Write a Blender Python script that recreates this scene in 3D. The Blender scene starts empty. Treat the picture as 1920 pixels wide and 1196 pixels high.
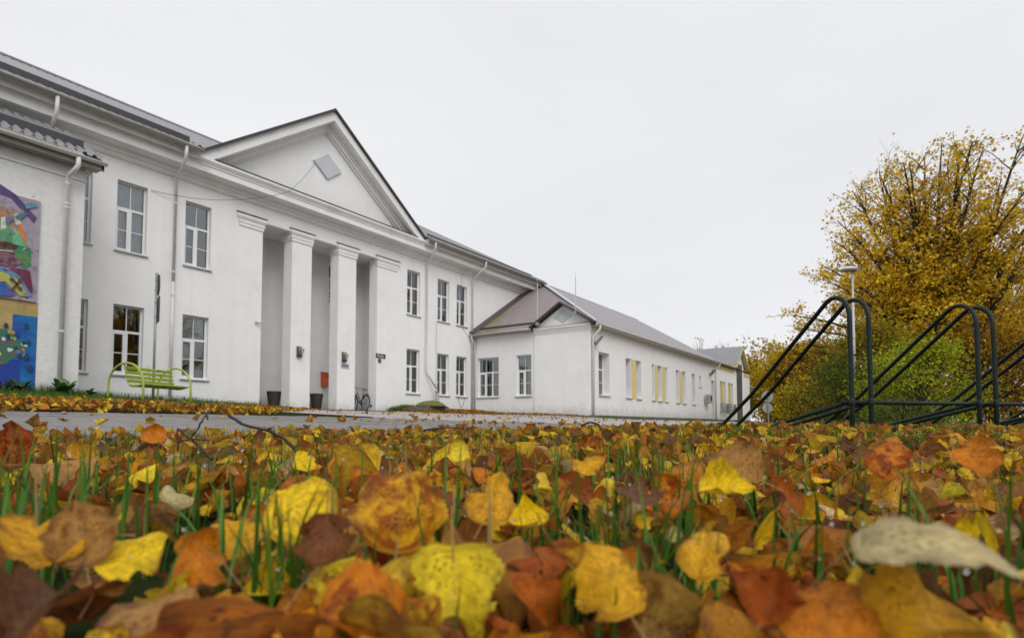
import bpy, bmesh, math, random
import numpy as np
from mathutils import Vector, Matrix

random.seed(7)
rng = np.random.default_rng(7)
SC = bpy.context.scene
COL = SC.collection
PI = math.pi

# ------------------------------------------------------------------ camera
F_PX, CX, CY = 1115.0, 960.0, 741.0           # focal length / principal point in 1920 px units
PITCH = math.atan2(57.0, F_PX)
YAW = math.atan2(750.0, F_PX)                 # angle between the view and the facade line (+X)
CAM = Vector((0, 0, 0.16))
v_r = Vector((math.sin(YAW), -math.cos(YAW), 0))
v_f0 = Vector((math.cos(YAW), math.sin(YAW), 0))
v_f = v_f0 * math.cos(PITCH) + Vector((0, 0, 1)) * math.sin(PITCH)
v_u = -v_f0 * math.sin(PITCH) + Vector((0, 0, 1)) * math.cos(PITCH)
cam_d = bpy.data.cameras.new('camera')
cam = bpy.data.objects.new('camera', cam_d)
COL.objects.link(cam)
cam.matrix_world = Matrix(((v_r.x, v_u.x, -v_f.x, CAM.x), (v_r.y, v_u.y, -v_f.y, CAM.y), (v_r.z, v_u.z, -v_f.z, CAM.z), (0, 0, 0, 1)))
cam_d.sensor_width = 36.0
cam_d.lens = F_PX / 1920 * 36
cam_d.shift_y = (CY - 598) / 1920
cam_d.clip_start = 0.02
cam_d.clip_end = 2000
cam_d.dof.use_dof = True
cam_d.dof.focus_distance = 1.9
cam_d.dof.aperture_fstop = 8.0
SC.camera = cam

# ------------------------------------------------------------------ sky, sun, exposure
SUN_EL, SUN_AZ = math.radians(42), math.radians(231)     # azimuth of the sun measured from +X
world = bpy.data.worlds.new('World')
SC.world = world
world.use_nodes = True
nt = world.node_tree
nt.nodes.clear()
w_out = nt.nodes.new('ShaderNodeOutputWorld')
w_bg = nt.nodes.new('ShaderNodeBackground')
sky = nt.nodes.new('ShaderNodeTexSky')
sky.sky_type = 'NISHITA'
sky.sun_disc = False
sky.sun_elevation = SUN_EL
sky.sun_rotation = math.radians(90) - SUN_AZ
sky.air_density = 1.0
sky.dust_density = 4.0
hsv = nt.nodes.new('ShaderNodeHueSaturation')
hsv.inputs['Saturation'].default_value = 0.12
nt.links.new(sky.outputs[0], hsv.inputs['Color'])
# a closed layer of thin cloud in front of that sky: nearly even, faintly mottled
tc = nt.nodes.new('ShaderNodeTexCoord')
mp = nt.nodes.new('ShaderNodeMapping'); mp.inputs['Scale'].default_value = (1, 1, 2.5)
ns = nt.nodes.new('ShaderNodeTexNoise'); ns.inputs['Scale'].default_value = 1.6; ns.inputs['Detail'].default_value = 4
cr = nt.nodes.new('ShaderNodeValToRGB')
cr.color_ramp.elements[0].position = 0.3; cr.color_ramp.elements[0].color = (8.45, 8.52, 8.82, 1)
cr.color_ramp.elements[1].position = 0.7; cr.color_ramp.elements[1].color = (9.2, 9.26, 9.45, 1)
nt.links.new(tc.outputs['Generated'], mp.inputs['Vector']); nt.links.new(mp.outputs[0], ns.inputs['Vector'])
nt.links.new(ns.outputs['Fac'], cr.inputs['Fac'])
mx = nt.nodes.new('ShaderNodeMixRGB'); mx.inputs['Fac'].default_value = 0.93
nt.links.new(hsv.outputs[0], mx.inputs['Color1']); nt.links.new(cr.outputs[0], mx.inputs['Color2'])
nt.links.new(mx.outputs[0], w_bg.inputs['Color'])
w_bg.inputs['Strength'].default_value = 0.1
nt.links.new(w_bg.outputs[0], w_out.inputs['Surface'])

sun_d = bpy.data.lights.new('sun', 'SUN')
sun_d.energy = 1.5
sun_d.angle = math.radians(38)
sun_d.color = (1.0, 0.985, 0.96)
sun = bpy.data.objects.new('sun', sun_d)
COL.objects.link(sun)
sd = Vector((math.cos(SUN_AZ) * math.cos(SUN_EL), math.sin(SUN_AZ) * math.cos(SUN_EL), math.sin(SUN_EL)))
sun.rotation_euler = sd.to_track_quat('Z', 'Y').to_euler()
sun.location = sd * 60

SC.view_settings.view_transform = 'Standard'
SC.view_settings.look = 'None'
SC.view_settings.exposure = 0.0
SC.view_settings.gamma = 1.0
SC.view_settings.use_curve_mapping = False
SC.render.engine = 'CYCLES'
SC.cycles.use_denoising = True
SC.cycles.max_bounces = 7
SC.cycles.diffuse_bounces = 4
SC.cycles.glossy_bounces = 3
SC.cycles.transmission_bounces = 4
SC.cycles.transparent_max_bounces = 12
SC.cycles.caustics_reflective = False
SC.cycles.caustics_refractive = False

# ------------------------------------------------------------------ measuring helpers (pixels of the 1920 px photo -> places)
def ray(x, y):
    return v_r * ((x - CX) / F_PX) + v_u * ((CY - y) / F_PX) + v_f
def on_y(x, y, Y):
    r = ray(x, y); return CAM + r * (Y / r.y)
def on_x(x, y, X):
    r = ray(x, y); return CAM + r * (X / r.x)
def at(x, y, d):
    return CAM + ray(x, y) * d

def sst(a, b, x):
    t = np.clip((x - a) / (b - a), 0, 1); return t * t * (3 - 2 * t)
def ground_z(x, y):
    x = np.asarray(x, float); y = np.asarray(y, float)
    s = 0.05 + (0.0405 - 0.05) * sst(3, 9, x)
    yy = np.clip(y, 0, 22)
    z = s * yy + 0.012 * np.clip(y, -30, 0)
    z = z + 0.16 * sst(16.8, 19.2, y) * sst(18.4, 19.4, x) * (1 - sst(26, 28, x))
    z = z + 0.10 * sst(23.2, 24.9, x) * sst(11.0, 13.5, y) * (1 - sst(26, 28, x)) * (1 - sst(16, 19, y))
    z = z + 0.10 * sst(13.0, 17.0, y) * (1 - sst(9.5, 11.5, x))
    d = np.hypot(x, y)
    z = z + 0.030 * sst(0.25, 0.5, d) * (1 - sst(1.2, 2.0, d))
    z = z + np.clip(0.092 - s * yy, 0, 0.1) * sst(1.0, 2.4, x)
    z = z - 0.040 * sst(0.45, 1.1, y) * (1 - sst(2.38, 2.5, y)) * (1 - sst(1.0, 2.2, x))
    z = z - 0.034 * sst(1.2, 1.9, y) * (1 - sst(2.38, 2.5, y)) * sst(1.0, 2.2, x) * (1 - sst(8.9, 9.2, x))
    z = z - 0.036 * sst(1.4, 2.2, y) * (1 - sst(3.6, 5.5, y)) * sst(8.9, 9.2, x)
    z = z - 0.040 * sst(2.38, 2.5, y) * (1 - sst(5.2, 5.4, y)) * (1 - sst(8.9, 9.2, x))      # the paving is bedded into the lawn
    z = z + 0.006 * np.sin(x * 5.1 + 1.3) * np.sin(y * 4.3) * (1 - sst(3, 6, d))
    return z
def gz(x, y):
    return float(ground_z(x, y))

# ------------------------------------------------------------------ materials
MATS = {}
def mat(name, col, rough=0.7, metal=0.0, noise=None, bump=None, col2=None, spec=None, extra=None):
    """noise=(scale, amount) mottles the colour; bump=(scale, strength, distance); col2=(colour, scale, lo, hi) patches of a second colour"""
    if name in MATS: return MATS[name]
    m = bpy.data.materials.new(name); m.use_nodes = True
    n = m.node_tree; b = n.nodes['Principled BSDF']
    b.inputs['Roughness'].default_value = rough
    b.inputs['Metallic'].default_value = metal
    if spec is not None: b.inputs['Specular IOR Level'].default_value = spec
    c = n.nodes.new('ShaderNodeRGB'); c.outputs[0].default_value = (*col, 1)
    out = c.outputs[0]
    co = n.nodes.new('ShaderNodeTexCoord')
    gm = n.nodes.new('ShaderNodeNewGeometry')
    if noise:
        t = n.nodes.new('ShaderNodeTexNoise'); t.inputs['Scale'].default_value = noise[0]; t.inputs['Detail'].default_value = 6
        t.inputs['Roughness'].default_value = 0.65
        n.links.new(gm.outputs['Position'], t.inputs['Vector'])
        r = n.nodes.new('ShaderNodeMapRange'); r.inputs[1].default_value = 0.25; r.inputs[2].default_value = 0.75
        r.inputs[3].default_value = 1 - noise[1]; r.inputs[4].default_value = 1 + noise[1] * 0.5
        n.links.new(t.outputs['Fac'], r.inputs[0])
        mm = n.nodes.new('ShaderNodeMixRGB'); mm.blend_type = 'MULTIPLY'; mm.inputs[0].default_value = 1
        n.links.new(out, mm.inputs[1]); n.links.new(r.outputs[0], mm.inputs[2]); out = mm.outputs[0]
    if col2:
        t = n.nodes.new('ShaderNodeTexNoise'); t.inputs['Scale'].default_value = col2[1]; t.inputs['Detail'].default_value = 7
        t.inputs['Roughness'].default_value = 0.7
        n.links.new(gm.outputs['Position'], t.inputs['Vector'])
        r = n.nodes.new('ShaderNodeMapRange'); r.inputs[1].default_value = col2[2]; r.inputs[2].default_value = col2[3]
        n.links.new(t.outputs['Fac'], r.inputs[0])
        mm = n.nodes.new('ShaderNodeMixRGB'); mm.inputs[2].default_value = (*col2[0], 1)
        n.links.new(r.outputs[0], mm.inputs[0]); n.links.new(out, mm.inputs[1]); out = mm.outputs[0]
    if extra: out = extra(n, out, gm)
    n.links.new(out, b.inputs['Base Color'])
    if bump:
        t = n.nodes.new('ShaderNodeTexNoise'); t.inputs['Scale'].default_value = bump[0]; t.inputs['Detail'].default_value = 5
        n.links.new(gm.outputs['Position'], t.inputs['Vector'])
        bp = n.nodes.new('ShaderNodeBump'); bp.inputs['Strength'].default_value = bump[1]; bp.inputs['Distance'].default_value = bump[2]
        n.links.new(t.outputs['Fac'], bp.inputs['Height']); n.links.new(bp.outputs[0], b.inputs['Normal'])
    MATS[name] = m
    return m

def damp_foot(lo, hi, colour, scale=3.0):
    """splash dirt with a ragged edge along the foot of a rendered wall"""
    def f(n, out, gm):
        sx = n.nodes.new('ShaderNodeSeparateXYZ'); n.links.new(gm.outputs['Position'], sx.inputs[0])
        t = n.nodes.new('ShaderNodeTexNoise'); t.inputs['Scale'].default_value = scale; t.inputs['Detail'].default_value = 8; t.inputs['Roughness'].default_value = 0.7
        n.links.new(gm.outputs['Position'], t.inputs['Vector'])
        a = n.nodes.new('ShaderNodeMath'); a.operation = 'MULTIPLY_ADD'; a.inputs[1].default_value = 1.5; 
        n.links.new(t.outputs['Fac'], a.inputs[0]); n.links.new(sx.outputs['Z'], a.inputs[2])
        r = n.nodes.new('ShaderNodeMapRange'); r.inputs[1].default_value = hi + 0.75; r.inputs[2].default_value = lo + 0.75
        r.inputs[3].default_value = 0; r.inputs[4].default_value = 0.7
        n.links.new(a.outputs[0], r.inputs[0])
        mm = n.nodes.new('ShaderNodeMixRGB'); mm.inputs[2].default_value = (*colour, 1)
        n.links.new(r.outputs[0], mm.inputs[0]); n.links.new(out, mm.inputs[1])
        # faint vertical rain streaks
        mpn = n.nodes.new('ShaderNodeMapping'); mpn.inputs['Scale'].default_value = (5, 5, 0.25)
        n.links.new(gm.outputs['Position'], mpn.inputs[0])
        t2 = n.nodes.new('ShaderNodeTexNoise'); t2.inputs['Scale'].default_value = 1.0; t2.inputs['Detail'].default_value = 5
        n.links.new(mpn.outputs[0], t2.inputs['Vector'])
        r2 = n.nodes.new('ShaderNodeMapRange'); r2.inputs[1].default_value = 0.52; r2.inputs[2].default_value = 0.8; r2.inputs[3].default_value = 0; r2.inputs[4].default_value = 0.12
        n.links.new(t2.outputs['Fac'], r2.inputs[0])
        m2 = n.nodes.new('ShaderNodeMixRGB'); m2.inputs[2].default_value = (0.5, 0.49, 0.46, 1)
        n.links.new(r2.outputs[0], m2.inputs[0]); n.links.new(mm.outputs[0], m2.inputs[1])
        return m2.outputs[0]
    return f

stucco = mat('white stucco', (0.86, 0.855, 0.845), 0.85, noise=(1.3, 0.06), bump=(55, 0.5, 0.006), col2=((0.74, 0.735, 0.72), 0.5, 0.56, 0.8), extra=damp_foot(0.55, 1.15, (0.52, 0.50, 0.45)))
roughcast = mat('grey roughcast', (0.77, 0.765, 0.75), 0.9, noise=(9, 0.12), bump=(70, 0.9, 0.012), extra=damp_foot(0.9, 1.5, (0.42, 0.42, 0.38)))
trim = mat('cornice paint', (0.84, 0.835, 0.82), 0.8, noise=(2.0, 0.08), bump=(60, 0.3, 0.004), col2=((0.62, 0.61, 0.58), 1.2, 0.55, 0.8))
porch_m = mat('porch plaster', (0.76, 0.745, 0.725), 0.88, noise=(1.6, 0.08), bump=(50, 0.4, 0.006), extra=damp_foot(0.75, 1.35, (0.45, 0.43, 0.40), 2.0))
plinth_m = mat('dark plinth', (0.16, 0.165, 0.17), 0.85, noise=(6, 0.25), bump=(40, 0.4, 0.006))
def moss_from(x0, x1, colour):
    def f(n, out, gm):
        t = n.nodes.new('ShaderNodeTexNoise'); t.inputs['Scale'].default_value = 1.4; t.inputs['Detail'].default_value = 7; t.inputs['Roughness'].default_value = 0.7
        n.links.new(gm.outputs['Position'], t.inputs['Vector'])
        sx = n.nodes.new('ShaderNodeSeparateXYZ'); n.links.new(gm.outputs['Position'], sx.inputs[0])
        r0 = n.nodes.new('ShaderNodeMapRange'); r0.inputs[1].default_value = 15.5; r0.inputs[2].default_value = 19.0; r0.inputs[3].default_value = -0.25; r0.inputs[4].default_value = 0.22
        n.links.new(sx.outputs['Y'], r0.inputs[0])
        r1 = n.nodes.new('ShaderNodeMapRange'); r1.inputs[1].default_value = 5.0; r1.inputs[2].default_value = 8.4; r1.inputs[3].default_value = 0.16; r1.inputs[4].default_value = -0.15
        n.links.new(sx.outputs['Z'], r1.inputs[0])
        a = n.nodes.new('ShaderNodeMath'); a.operation = 'ADD'; n.links.new(t.outputs['Fac'], a.inputs[0]); n.links.new(r0.outputs[0], a.inputs[1])
        a2 = n.nodes.new('ShaderNodeMath'); a2.operation = 'ADD'; n.links.new(a.outputs[0], a2.inputs[0]); n.links.new(r1.outputs[0], a2.inputs[1])
        r = n.nodes.new('ShaderNodeMapRange'); r.inputs[1].default_value = 0.60; r.inputs[2].default_value = 0.85; r.inputs[4].default_value = 0.8
        n.links.new(a2.outputs[0], r.inputs[0])
        mm = n.nodes.new('ShaderNodeMixRGB'); mm.inputs[2].default_value = (*colour, 1)
        n.links.new(r.outputs[0], mm.inputs[0]); n.links.new(out, mm.inputs[1]); return mm.outputs[0]
    return f
roof_grey = mat('grey sheet roof', (0.30, 0.30, 0.315), 0.42, 0.25, noise=(2.5, 0.15), bump=(20, 0.1, 0.004))
roof_brown = mat('brown grey sheet roof', (0.37, 0.35, 0.365), 0.45, 0.15, noise=(2.2, 0.18))
roof_moss = mat('mossy sheet roof', (0.285, 0.24, 0.24), 0.5, 0.1, noise=(2.2, 0.18), extra=moss_from(24, 26, (0.17, 0.18, 0.045)))
dark_metal = mat('dark sheet metal', (0.055, 0.055, 0.06), 0.45, 0.3, noise=(8, 0.2))
brown_metal = mat('brown flashing', (0.085, 0.065, 0.062), 0.5, 0.2, noise=(8, 0.2))
hip_metal = mat('pale ridge cap', (0.55, 0.555, 0.57), 0.45, 0.2, noise=(6, 0.1))
gutter_m = mat('white gutter', (0.62, 0.60, 0.565), 0.5, noise=(5, 0.15), col2=((0.34, 0.32, 0.27), 3.0, 0.58, 0.8))
gutter_d = mat('aged gutter', (0.36, 0.34, 0.30), 0.6, noise=(5, 0.25))
pipe_m = mat('white downpipe', (0.70, 0.69, 0.67), 0.45, noise=(4, 0.12), col2=((0.45, 0.42, 0.36), 2.5, 0.6, 0.85))
pipe_g = mat('grey standpipe', (0.33, 0.335, 0.33), 0.55, noise=(6, 0.2))
pvc = mat('white window frame', (0.80, 0.80, 0.79), 0.35, noise=(5, 0.04))
sill_m = mat('tin sill', (0.40, 0.395, 0.385), 0.5, 0.2, noise=(6, 0.15))
yellow_m = mat('yellow render', (0.72, 0.58, 0.24), 0.85, noise=(3, 0.08), bump=(50, 0.3, 0.005))
yellow_trim = mat('yellow boards', (0.68, 0.58, 0.26), 0.7, noise=(4, 0.1))
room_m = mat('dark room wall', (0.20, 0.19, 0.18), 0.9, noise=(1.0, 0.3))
curtain_m = mat('pale curtain', (0.74, 0.75, 0.76), 0.9, noise=(1.5, 0.15))
curtain_d = mat('brown blind', (0.14, 0.085, 0.06), 0.9, noise=(1.5, 0.2))
plate_m = mat('diamond plate', (0.56, 0.58, 0.62), 0.5, 0.1, noise=(3, 0.08))
green_paint = mat('lime green paint', (0.38, 0.47, 0.075), 0.45, noise=(9, 0.2), col2=((0.13, 0.22, 0.03), 5.0, 0.56, 0.72))
rack_paint = mat('dark green paint', (0.009, 0.021, 0.015), 0.5, spec=0.28, noise=(30, 0.4), bump=(140, 0.25, 0.0015), col2=((0.045, 0.025, 0.018), 14, 0.56, 0.72))
steel = mat('grey steel', (0.36, 0.37, 0.38), 0.45, 0.4, noise=(8, 0.2))
black_m = mat('black rubber', (0.02, 0.02, 0.02), 0.6)
lamp_white = mat('lamp housing', (0.58, 0.58, 0.57), 0.4, noise=(6, 0.08))
rust_orange = mat('orange box', (0.55, 0.10, 0.025), 0.5, noise=(6, 0.15))
pot_brown = mat('brown wooden tub', (0.075, 0.05, 0.036), 0.7, noise=(20, 0.4))
pot_green = mat('green grey pot', (0.10, 0.15, 0.13), 0.6, noise=(8, 0.2))
saddle_m = mat('tan saddle', (0.26, 0.10, 0.045), 0.5)
frame_m = mat('bicycle enamel', (0.03, 0.02, 0.022), 0.35, 0.2)
concrete = mat('old concrete', (0.16, 0.145, 0.12), 0.9, noise=(8, 0.35), bump=(30, 0.5, 0.01))
mossy = mat('moss', (0.16, 0.17, 0.035), 0.95, noise=(9, 0.4), bump=(60, 0.9, 0.02), col2=((0.28, 0.26, 0.10), 5, 0.55, 0.75))
bark = mat('dark bark', (0.055, 0.040, 0.032), 0.9, noise=(8, 0.35), bump=(20, 0.6, 0.02))
twig_m = mat('wet twig', (0.035, 0.026, 0.024), 0.6, noise=(60, 0.5), bump=(200, 0.5, 0.002))
soil = mat('lawn soil', (0.016, 0.013, 0.007), 0.95, spec=0.05, noise=(6, 0.4), bump=(30, 0.8, 0.02), col2=((0.022, 0.034, 0.009), 2.2, 0.40, 0.62))
paver_m = mat('grey paver', (0.205, 0.192, 0.18), 0.6, noise=(14, 0.25), bump=(90, 0.4, 0.004), col2=((0.27, 0.235, 0.22), 1.7, 0.5, 0.75))
joint_m = mat('paving bed', (0.05, 0.047, 0.04), 0.95, noise=(20, 0.4), bump=(60, 0.5, 0.005))
black_sign = mat('black enamel', (0.012, 0.013, 0.018), 0.3)
blue_sign = mat('navy enamel', (0.015, 0.015, 0.06), 0.3)
white_print = mat('white lettering', (0.75, 0.75, 0.75), 0.5)
grey_plaque = mat('grey plaque', (0.36, 0.36, 0.39), 0.4)
dark_print = mat('dark lettering', (0.03, 0.02, 0.06), 0.5)
straw_m = mat('straw', (0.17, 0.145, 0.09), 0.8, noise=(40, 0.4))
wire_m = mat('cable', (0.10, 0.10, 0.10), 0.6)

def gravel_mat():
    m = bpy.data.materials.new('gravel'); m.use_nodes = True
    n = m.node_tree; b = n.nodes['Principled BSDF']; b.inputs['Roughness'].default_value = 0.85
    gm = n.nodes.new('ShaderNodeNewGeometry')
    v = n.nodes.new('ShaderNodeTexVoronoi'); v.inputs['Scale'].default_value = 28
    n.links.new(gm.outputs['Position'], v.inputs['Vector'])
    r = n.nodes.new('ShaderNodeValToRGB')
    r.color_ramp.elements[0].color = (0.32, 0.29, 0.28, 1); r.color_ramp.elements[1].color = (0.72, 0.67, 0.65, 1)
    sp = n.nodes.new('ShaderNodeSeparateColor'); n.links.new(v.outputs['Color'], sp.inputs[0])
    n.links.new(sp.outputs[0], r.inputs[0])
    t = n.nodes.new('ShaderNodeTexNoise'); t.inputs['Scale'].default_value = 0.8; t.inputs['Detail'].default_value = 6
    n.links.new(gm.outputs['Position'], t.inputs['Vector'])
    mm = n.nodes.new('ShaderNodeMixRGB'); mm.blend_type = 'MULTIPLY'; mm.inputs[0].default_value = 0.5
    n.links.new(r.outputs[0], mm.inputs[1]); n.links.new(t.outputs['Fac'], mm.inputs[2])
    n.links.new(mm.outputs[0], b.inputs['Base Color'])
    bp = n.nodes.new('ShaderNodeBump'); bp.inputs['Strength'].default_value = 0.8; bp.inputs['Distance'].default_value = 0.02
    n.links.new(v.outputs['Distance'], bp.inputs['Height']); n.links.new(bp.outputs[0], b.inputs['Normal'])
    return m
gravel_m = gravel_mat()

def glass_mat():
    m = bpy.data.materials.new('window glass'); m.use_nodes = True
    n = m.node_tree; n.nodes.clear()
    o = n.nodes.new('ShaderNodeOutputMaterial'); mxs = n.nodes.new('ShaderNodeMixShader')
    tr = n.nodes.new('ShaderNodeBsdfTransparent'); tr.inputs[0].default_value = (0.80, 0.84, 0.84, 1)
    gl = n.nodes.new('ShaderNodeBsdfGlossy'); gl.inputs['Roughness'].default_value = 0.015; gl.inputs['Color'].default_value = (0.93, 0.96, 1.0, 1)
    fr = n.nodes.new('ShaderNodeFresnel'); fr.inputs[0].default_value = 1.52
    ml = n.nodes.new('ShaderNodeMath'); ml.operation = 'MULTIPLY'; ml.inputs[1].default_value = 2.6; ml.use_clamp = True   # two panes of glass
    n.links.new(fr.outputs[0], ml.inputs[0]); n.links.new(ml.outputs[0], mxs.inputs[0])
    n.links.new(tr.outputs[0], mxs.inputs[1]); n.links.new(gl.outputs[0], mxs.inputs[2]); n.links.new(mxs.outputs[0], o.inputs[0])
    return m
glass = glass_mat()

def leaf_mat(name, detail=True, rough=0.5, trans=0.25):
    """leaf coloured by its own 'Col' attribute (alpha: how blotched it is) with blotches, specks, veins and a scorched rim"""
    m = bpy.data.materials.new(name); m.use_nodes = True
    n = m.node_tree; b = n.nodes['Principled BSDF']; b.inputs['Roughness'].default_value = rough
    b.inputs['Specular IOR Level'].default_value = 0.18
    o = n.nodes['Material Output']
    at_ = n.nodes.new('ShaderNodeAttribute'); at_.attribute_name = 'Col'
    col = at_.outputs['Color']
    if detail:
        uv = n.nodes.new('ShaderNodeUVMap'); uv.uv_map = 'UVMap'
        sd_ = n.nodes.new('ShaderNodeAttribute'); sd_.attribute_name = 'Seed'
        um = n.nodes.new('ShaderNodeMapping'); um.inputs['Scale'].default_value = (0.55, 1, 1); n.links.new(uv.outputs[0], um.inputs[0])
        def nz(scale, det, off):
            t = n.nodes.new('ShaderNodeTexNoise'); t.noise_dimensions = '4D'; t.inputs['Scale'].default_value = scale; t.inputs['Detail'].default_value = det
            t.inputs['Roughness'].default_value = 0.68
            a = n.nodes.new('ShaderNodeMath'); a.operation = 'ADD'; a.inputs[1].default_value = off
            n.links.new(sd_.outputs['Fac'], a.inputs[0]); n.links.new(a.outputs[0], t.inputs['W']); n.links.new(um.outputs[0], t.inputs['Vector'])
            return t.outputs['Fac']
        # large blotches: threshold falls as alpha grows
        f1 = nz(3.2, 7, 0.0)
        th = n.nodes.new('ShaderNodeMapRange'); th.inputs[3].default_value = 0.76; th.inputs[4].default_value = 0.38
        n.links.new(at_.outputs['Alpha'], th.inputs[0])
        df = n.nodes.new('ShaderNodeMath'); df.operation = 'SUBTRACT'; n.links.new(f1, df.inputs[0]); n.links.new(th.outputs[0], df.inputs[1])
        mr = n.nodes.new('ShaderNodeMapRange'); mr.inputs[1].default_value = -0.03; mr.inputs[2].default_value = 0.09; mr.inputs[4].default_value = 0.92
        n.links.new(df.outputs[0], mr.inputs[0])
        dk = n.nodes.new('ShaderNodeMixRGB'); dk.blend_type = 'MULTIPLY'; dk.inputs[2].default_value = (0.36, 0.13, 0.14, 1)
        n.links.new(mr.outputs[0], dk.inputs[0]); n.links.new(col, dk.inputs[1]); col = dk.outputs[0]
        # specks
        vo = n.nodes.new('ShaderNodeTexVoronoi'); vo.voronoi_dimensions = '2D'; vo.inputs['Scale'].default_value = 12
        va_ = n.nodes.new('ShaderNodeVectorMath'); va_.operation = 'ADD'; n.links.new(um.outputs[0], va_.inputs[0]); n.links.new(sd_.outputs['Fac'], va_.inputs[1])
        n.links.new(va_.outputs[0], vo.inputs['Vector'])
        ms = n.nodes.new('ShaderNodeMapRange'); ms.inputs[1].default_value = 0.24; ms.inputs[2].default_value = 0.14; ms.inputs[3].default_value = 0; ms.inputs[4].default_value = 0.9
        n.links.new(vo.outputs['Distance'], ms.inputs[0])
        f2 = nz(2.3, 2, 7.0)
        m2 = n.nodes.new('ShaderNodeMapRange'); m2.inputs[1].default_value = 0.47; m2.inputs[2].default_value = 0.60
        n.links.new(f2, m2.inputs[0])
        mu = n.nodes.new('ShaderNodeMath'); mu.operation = 'MULTIPLY'; n.links.new(ms.outputs[0], mu.inputs[0]); n.links.new(m2.outputs[0], mu.inputs[1])
        d2 = n.nodes.new('ShaderNodeMixRGB'); d2.blend_type = 'MULTIPLY'; d2.inputs[2].default_value = (0.16, 0.06, 0.08, 1)
        n.links.new(mu.outputs[0], d2.inputs[0]); n.links.new(col, d2.inputs[1]); col = d2.outputs[0]
        # mottling
        f3 = nz(7, 9, 3.0)
        m3 = n.nodes.new('ShaderNodeMapRange'); m3.inputs[1].default_value = 0.3; m3.inputs[2].default_value = 0.7; m3.inputs[3].default_value = 0.50; m3.inputs[4].default_value = 1.30
        n.links.new(f3, m3.inputs[0])
        d3 = n.nodes.new('ShaderNodeMixRGB'); d3.blend_type = 'MULTIPLY'; d3.inputs[0].default_value = 1
        n.links.new(col, d3.inputs[1]); n.links.new(m3.outputs[0], d3.inputs[2]); col = d3.outputs[0]
        # veins: midrib and slanting side ribs, uv.x in -1..1 across, uv.y along
        sx = n.nodes.new('ShaderNodeSeparateXYZ'); n.links.new(uv.outputs[0], sx.inputs[0])
        ab = n.nodes.new('ShaderNodeMath'); ab.operation = 'ABSOLUTE'; n.links.new(sx.outputs['X'], ab.inputs[0])
        q = n.nodes.new('ShaderNodeMath'); q.operation = 'MULTIPLY_ADD'; q.inputs[1].default_value = -0.38
        n.links.new(ab.outputs[0], q.inputs[0]); n.links.new(sx.outputs['Y'], q.inputs[2])
        pp = n.nodes.new('ShaderNodeMath'); pp.operation = 'PINGPONG'; pp.inputs[1].default_value = 0.065; n.links.new(q.outputs[0], pp.inputs[0])
        mn = n.nodes.new('ShaderNodeMath'); mn.operation = 'MINIMUM'
        hf = n.nodes.new('ShaderNodeMath'); hf.operation = 'MULTIPLY'; hf.inputs[1].default_value = 0.30; n.links.new(ab.outputs[0], hf.inputs[0])
        n.links.new(pp.outputs[0], mn.inputs[0]); n.links.new(hf.outputs[0], mn.inputs[1])
        vr = n.nodes.new('ShaderNodeMapRange'); vr.inputs[1].default_value = 0.014; vr.inputs[2].default_value = 0.004; vr.inputs[3].default_value = 0; vr.inputs[4].default_value = 0.30
        n.links.new(mn.outputs[0], vr.inputs[0])
        d4 = n.nodes.new('ShaderNodeMixRGB'); d4.inputs[2].default_value = (0.30, 0.16, 0.03, 1)
        n.links.new(vr.outputs[0], d4.inputs[0]); n.links.new(col, d4.inputs[1]); col = d4.outputs[0]
        bp = n.nodes.new('ShaderNodeBump'); bp.inputs['Strength'].default_value = 0.35; bp.inputs['Distance'].default_value = 0.002
        vi = n.nodes.new('ShaderNodeMath'); vi.operation = 'SUBTRACT'; n.links.new(f3, vi.inputs[0]); n.links.new(vr.outputs[0], vi.inputs[1])
        n.links.new(vi.outputs[0], bp.inputs['Height']); n.links.new(bp.outputs[0], b.inputs['Normal'])
        # scorched, ragged rim
        rm = n.nodes.new('ShaderNodeMapRange'); rm.inputs[1].default_value = 0.55; rm.inputs[2].default_value = 1.0; n.links.new(ab.outputs[0], rm.inputs[0])
        rt = n.nodes.new('ShaderNodeMapRange'); rt.inputs[1].default_value = 0.75; rt.inputs[2].default_value = 1.0; n.links.new(sx.outputs['Y'], rt.inputs[0])
        rx = n.nodes.new('ShaderNodeMath'); rx.operation = 'MAXIMUM'; n.links.new(rm.outputs[0], rx.inputs[0]); n.links.new(rt.outputs[0], rx.inputs[1])
        f4 = nz(2.0, 5, 13.0)
        r4 = n.nodes.new('ShaderNodeMapRange'); r4.inputs[1].default_value = 0.45; r4.inputs[2].default_value = 0.62; n.links.new(f4, r4.inputs[0])
        ry = n.nodes.new('ShaderNodeMath'); ry.operation = 'MULTIPLY'; n.links.new(rx.outputs[0], ry.inputs[0]); n.links.new(r4.outputs[0], ry.inputs[1])
        d5 = n.nodes.new('ShaderNodeMixRGB'); d5.inputs[2].default_value = (0.10, 0.035, 0.015, 1)
        n.links.new(ry.outputs[0], d5.inputs[0]); n.links.new(col, d5.inputs[1]); col = d5.outputs[0]
        # the underside is paler and duller
        gm = n.nodes.new('ShaderNodeNewGeometry')
        bk = n.nodes.new('ShaderNodeMixRGB'); bk.inputs[2].default_value = (0.42, 0.28, 0.16, 1)
        fb = n.nodes.new('ShaderNodeMath'); fb.operation = 'MULTIPLY'; fb.inputs[1].default_value = 0.14; n.links.new(gm.outputs['Backfacing'], fb.inputs[0])
        n.links.new(fb.outputs[0], bk.inputs[0]); n.links.new(col, bk.inputs[1]); col = bk.outputs[0]
    n.links.new(col, b.inputs['Base Color'])
    tl = n.nodes.new('ShaderNodeBsdfTranslucent'); n.links.new(col, tl.inputs[0])
    mxs = n.nodes.new('ShaderNodeMixShader'); mxs.inputs[0].default_value = trans
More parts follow.
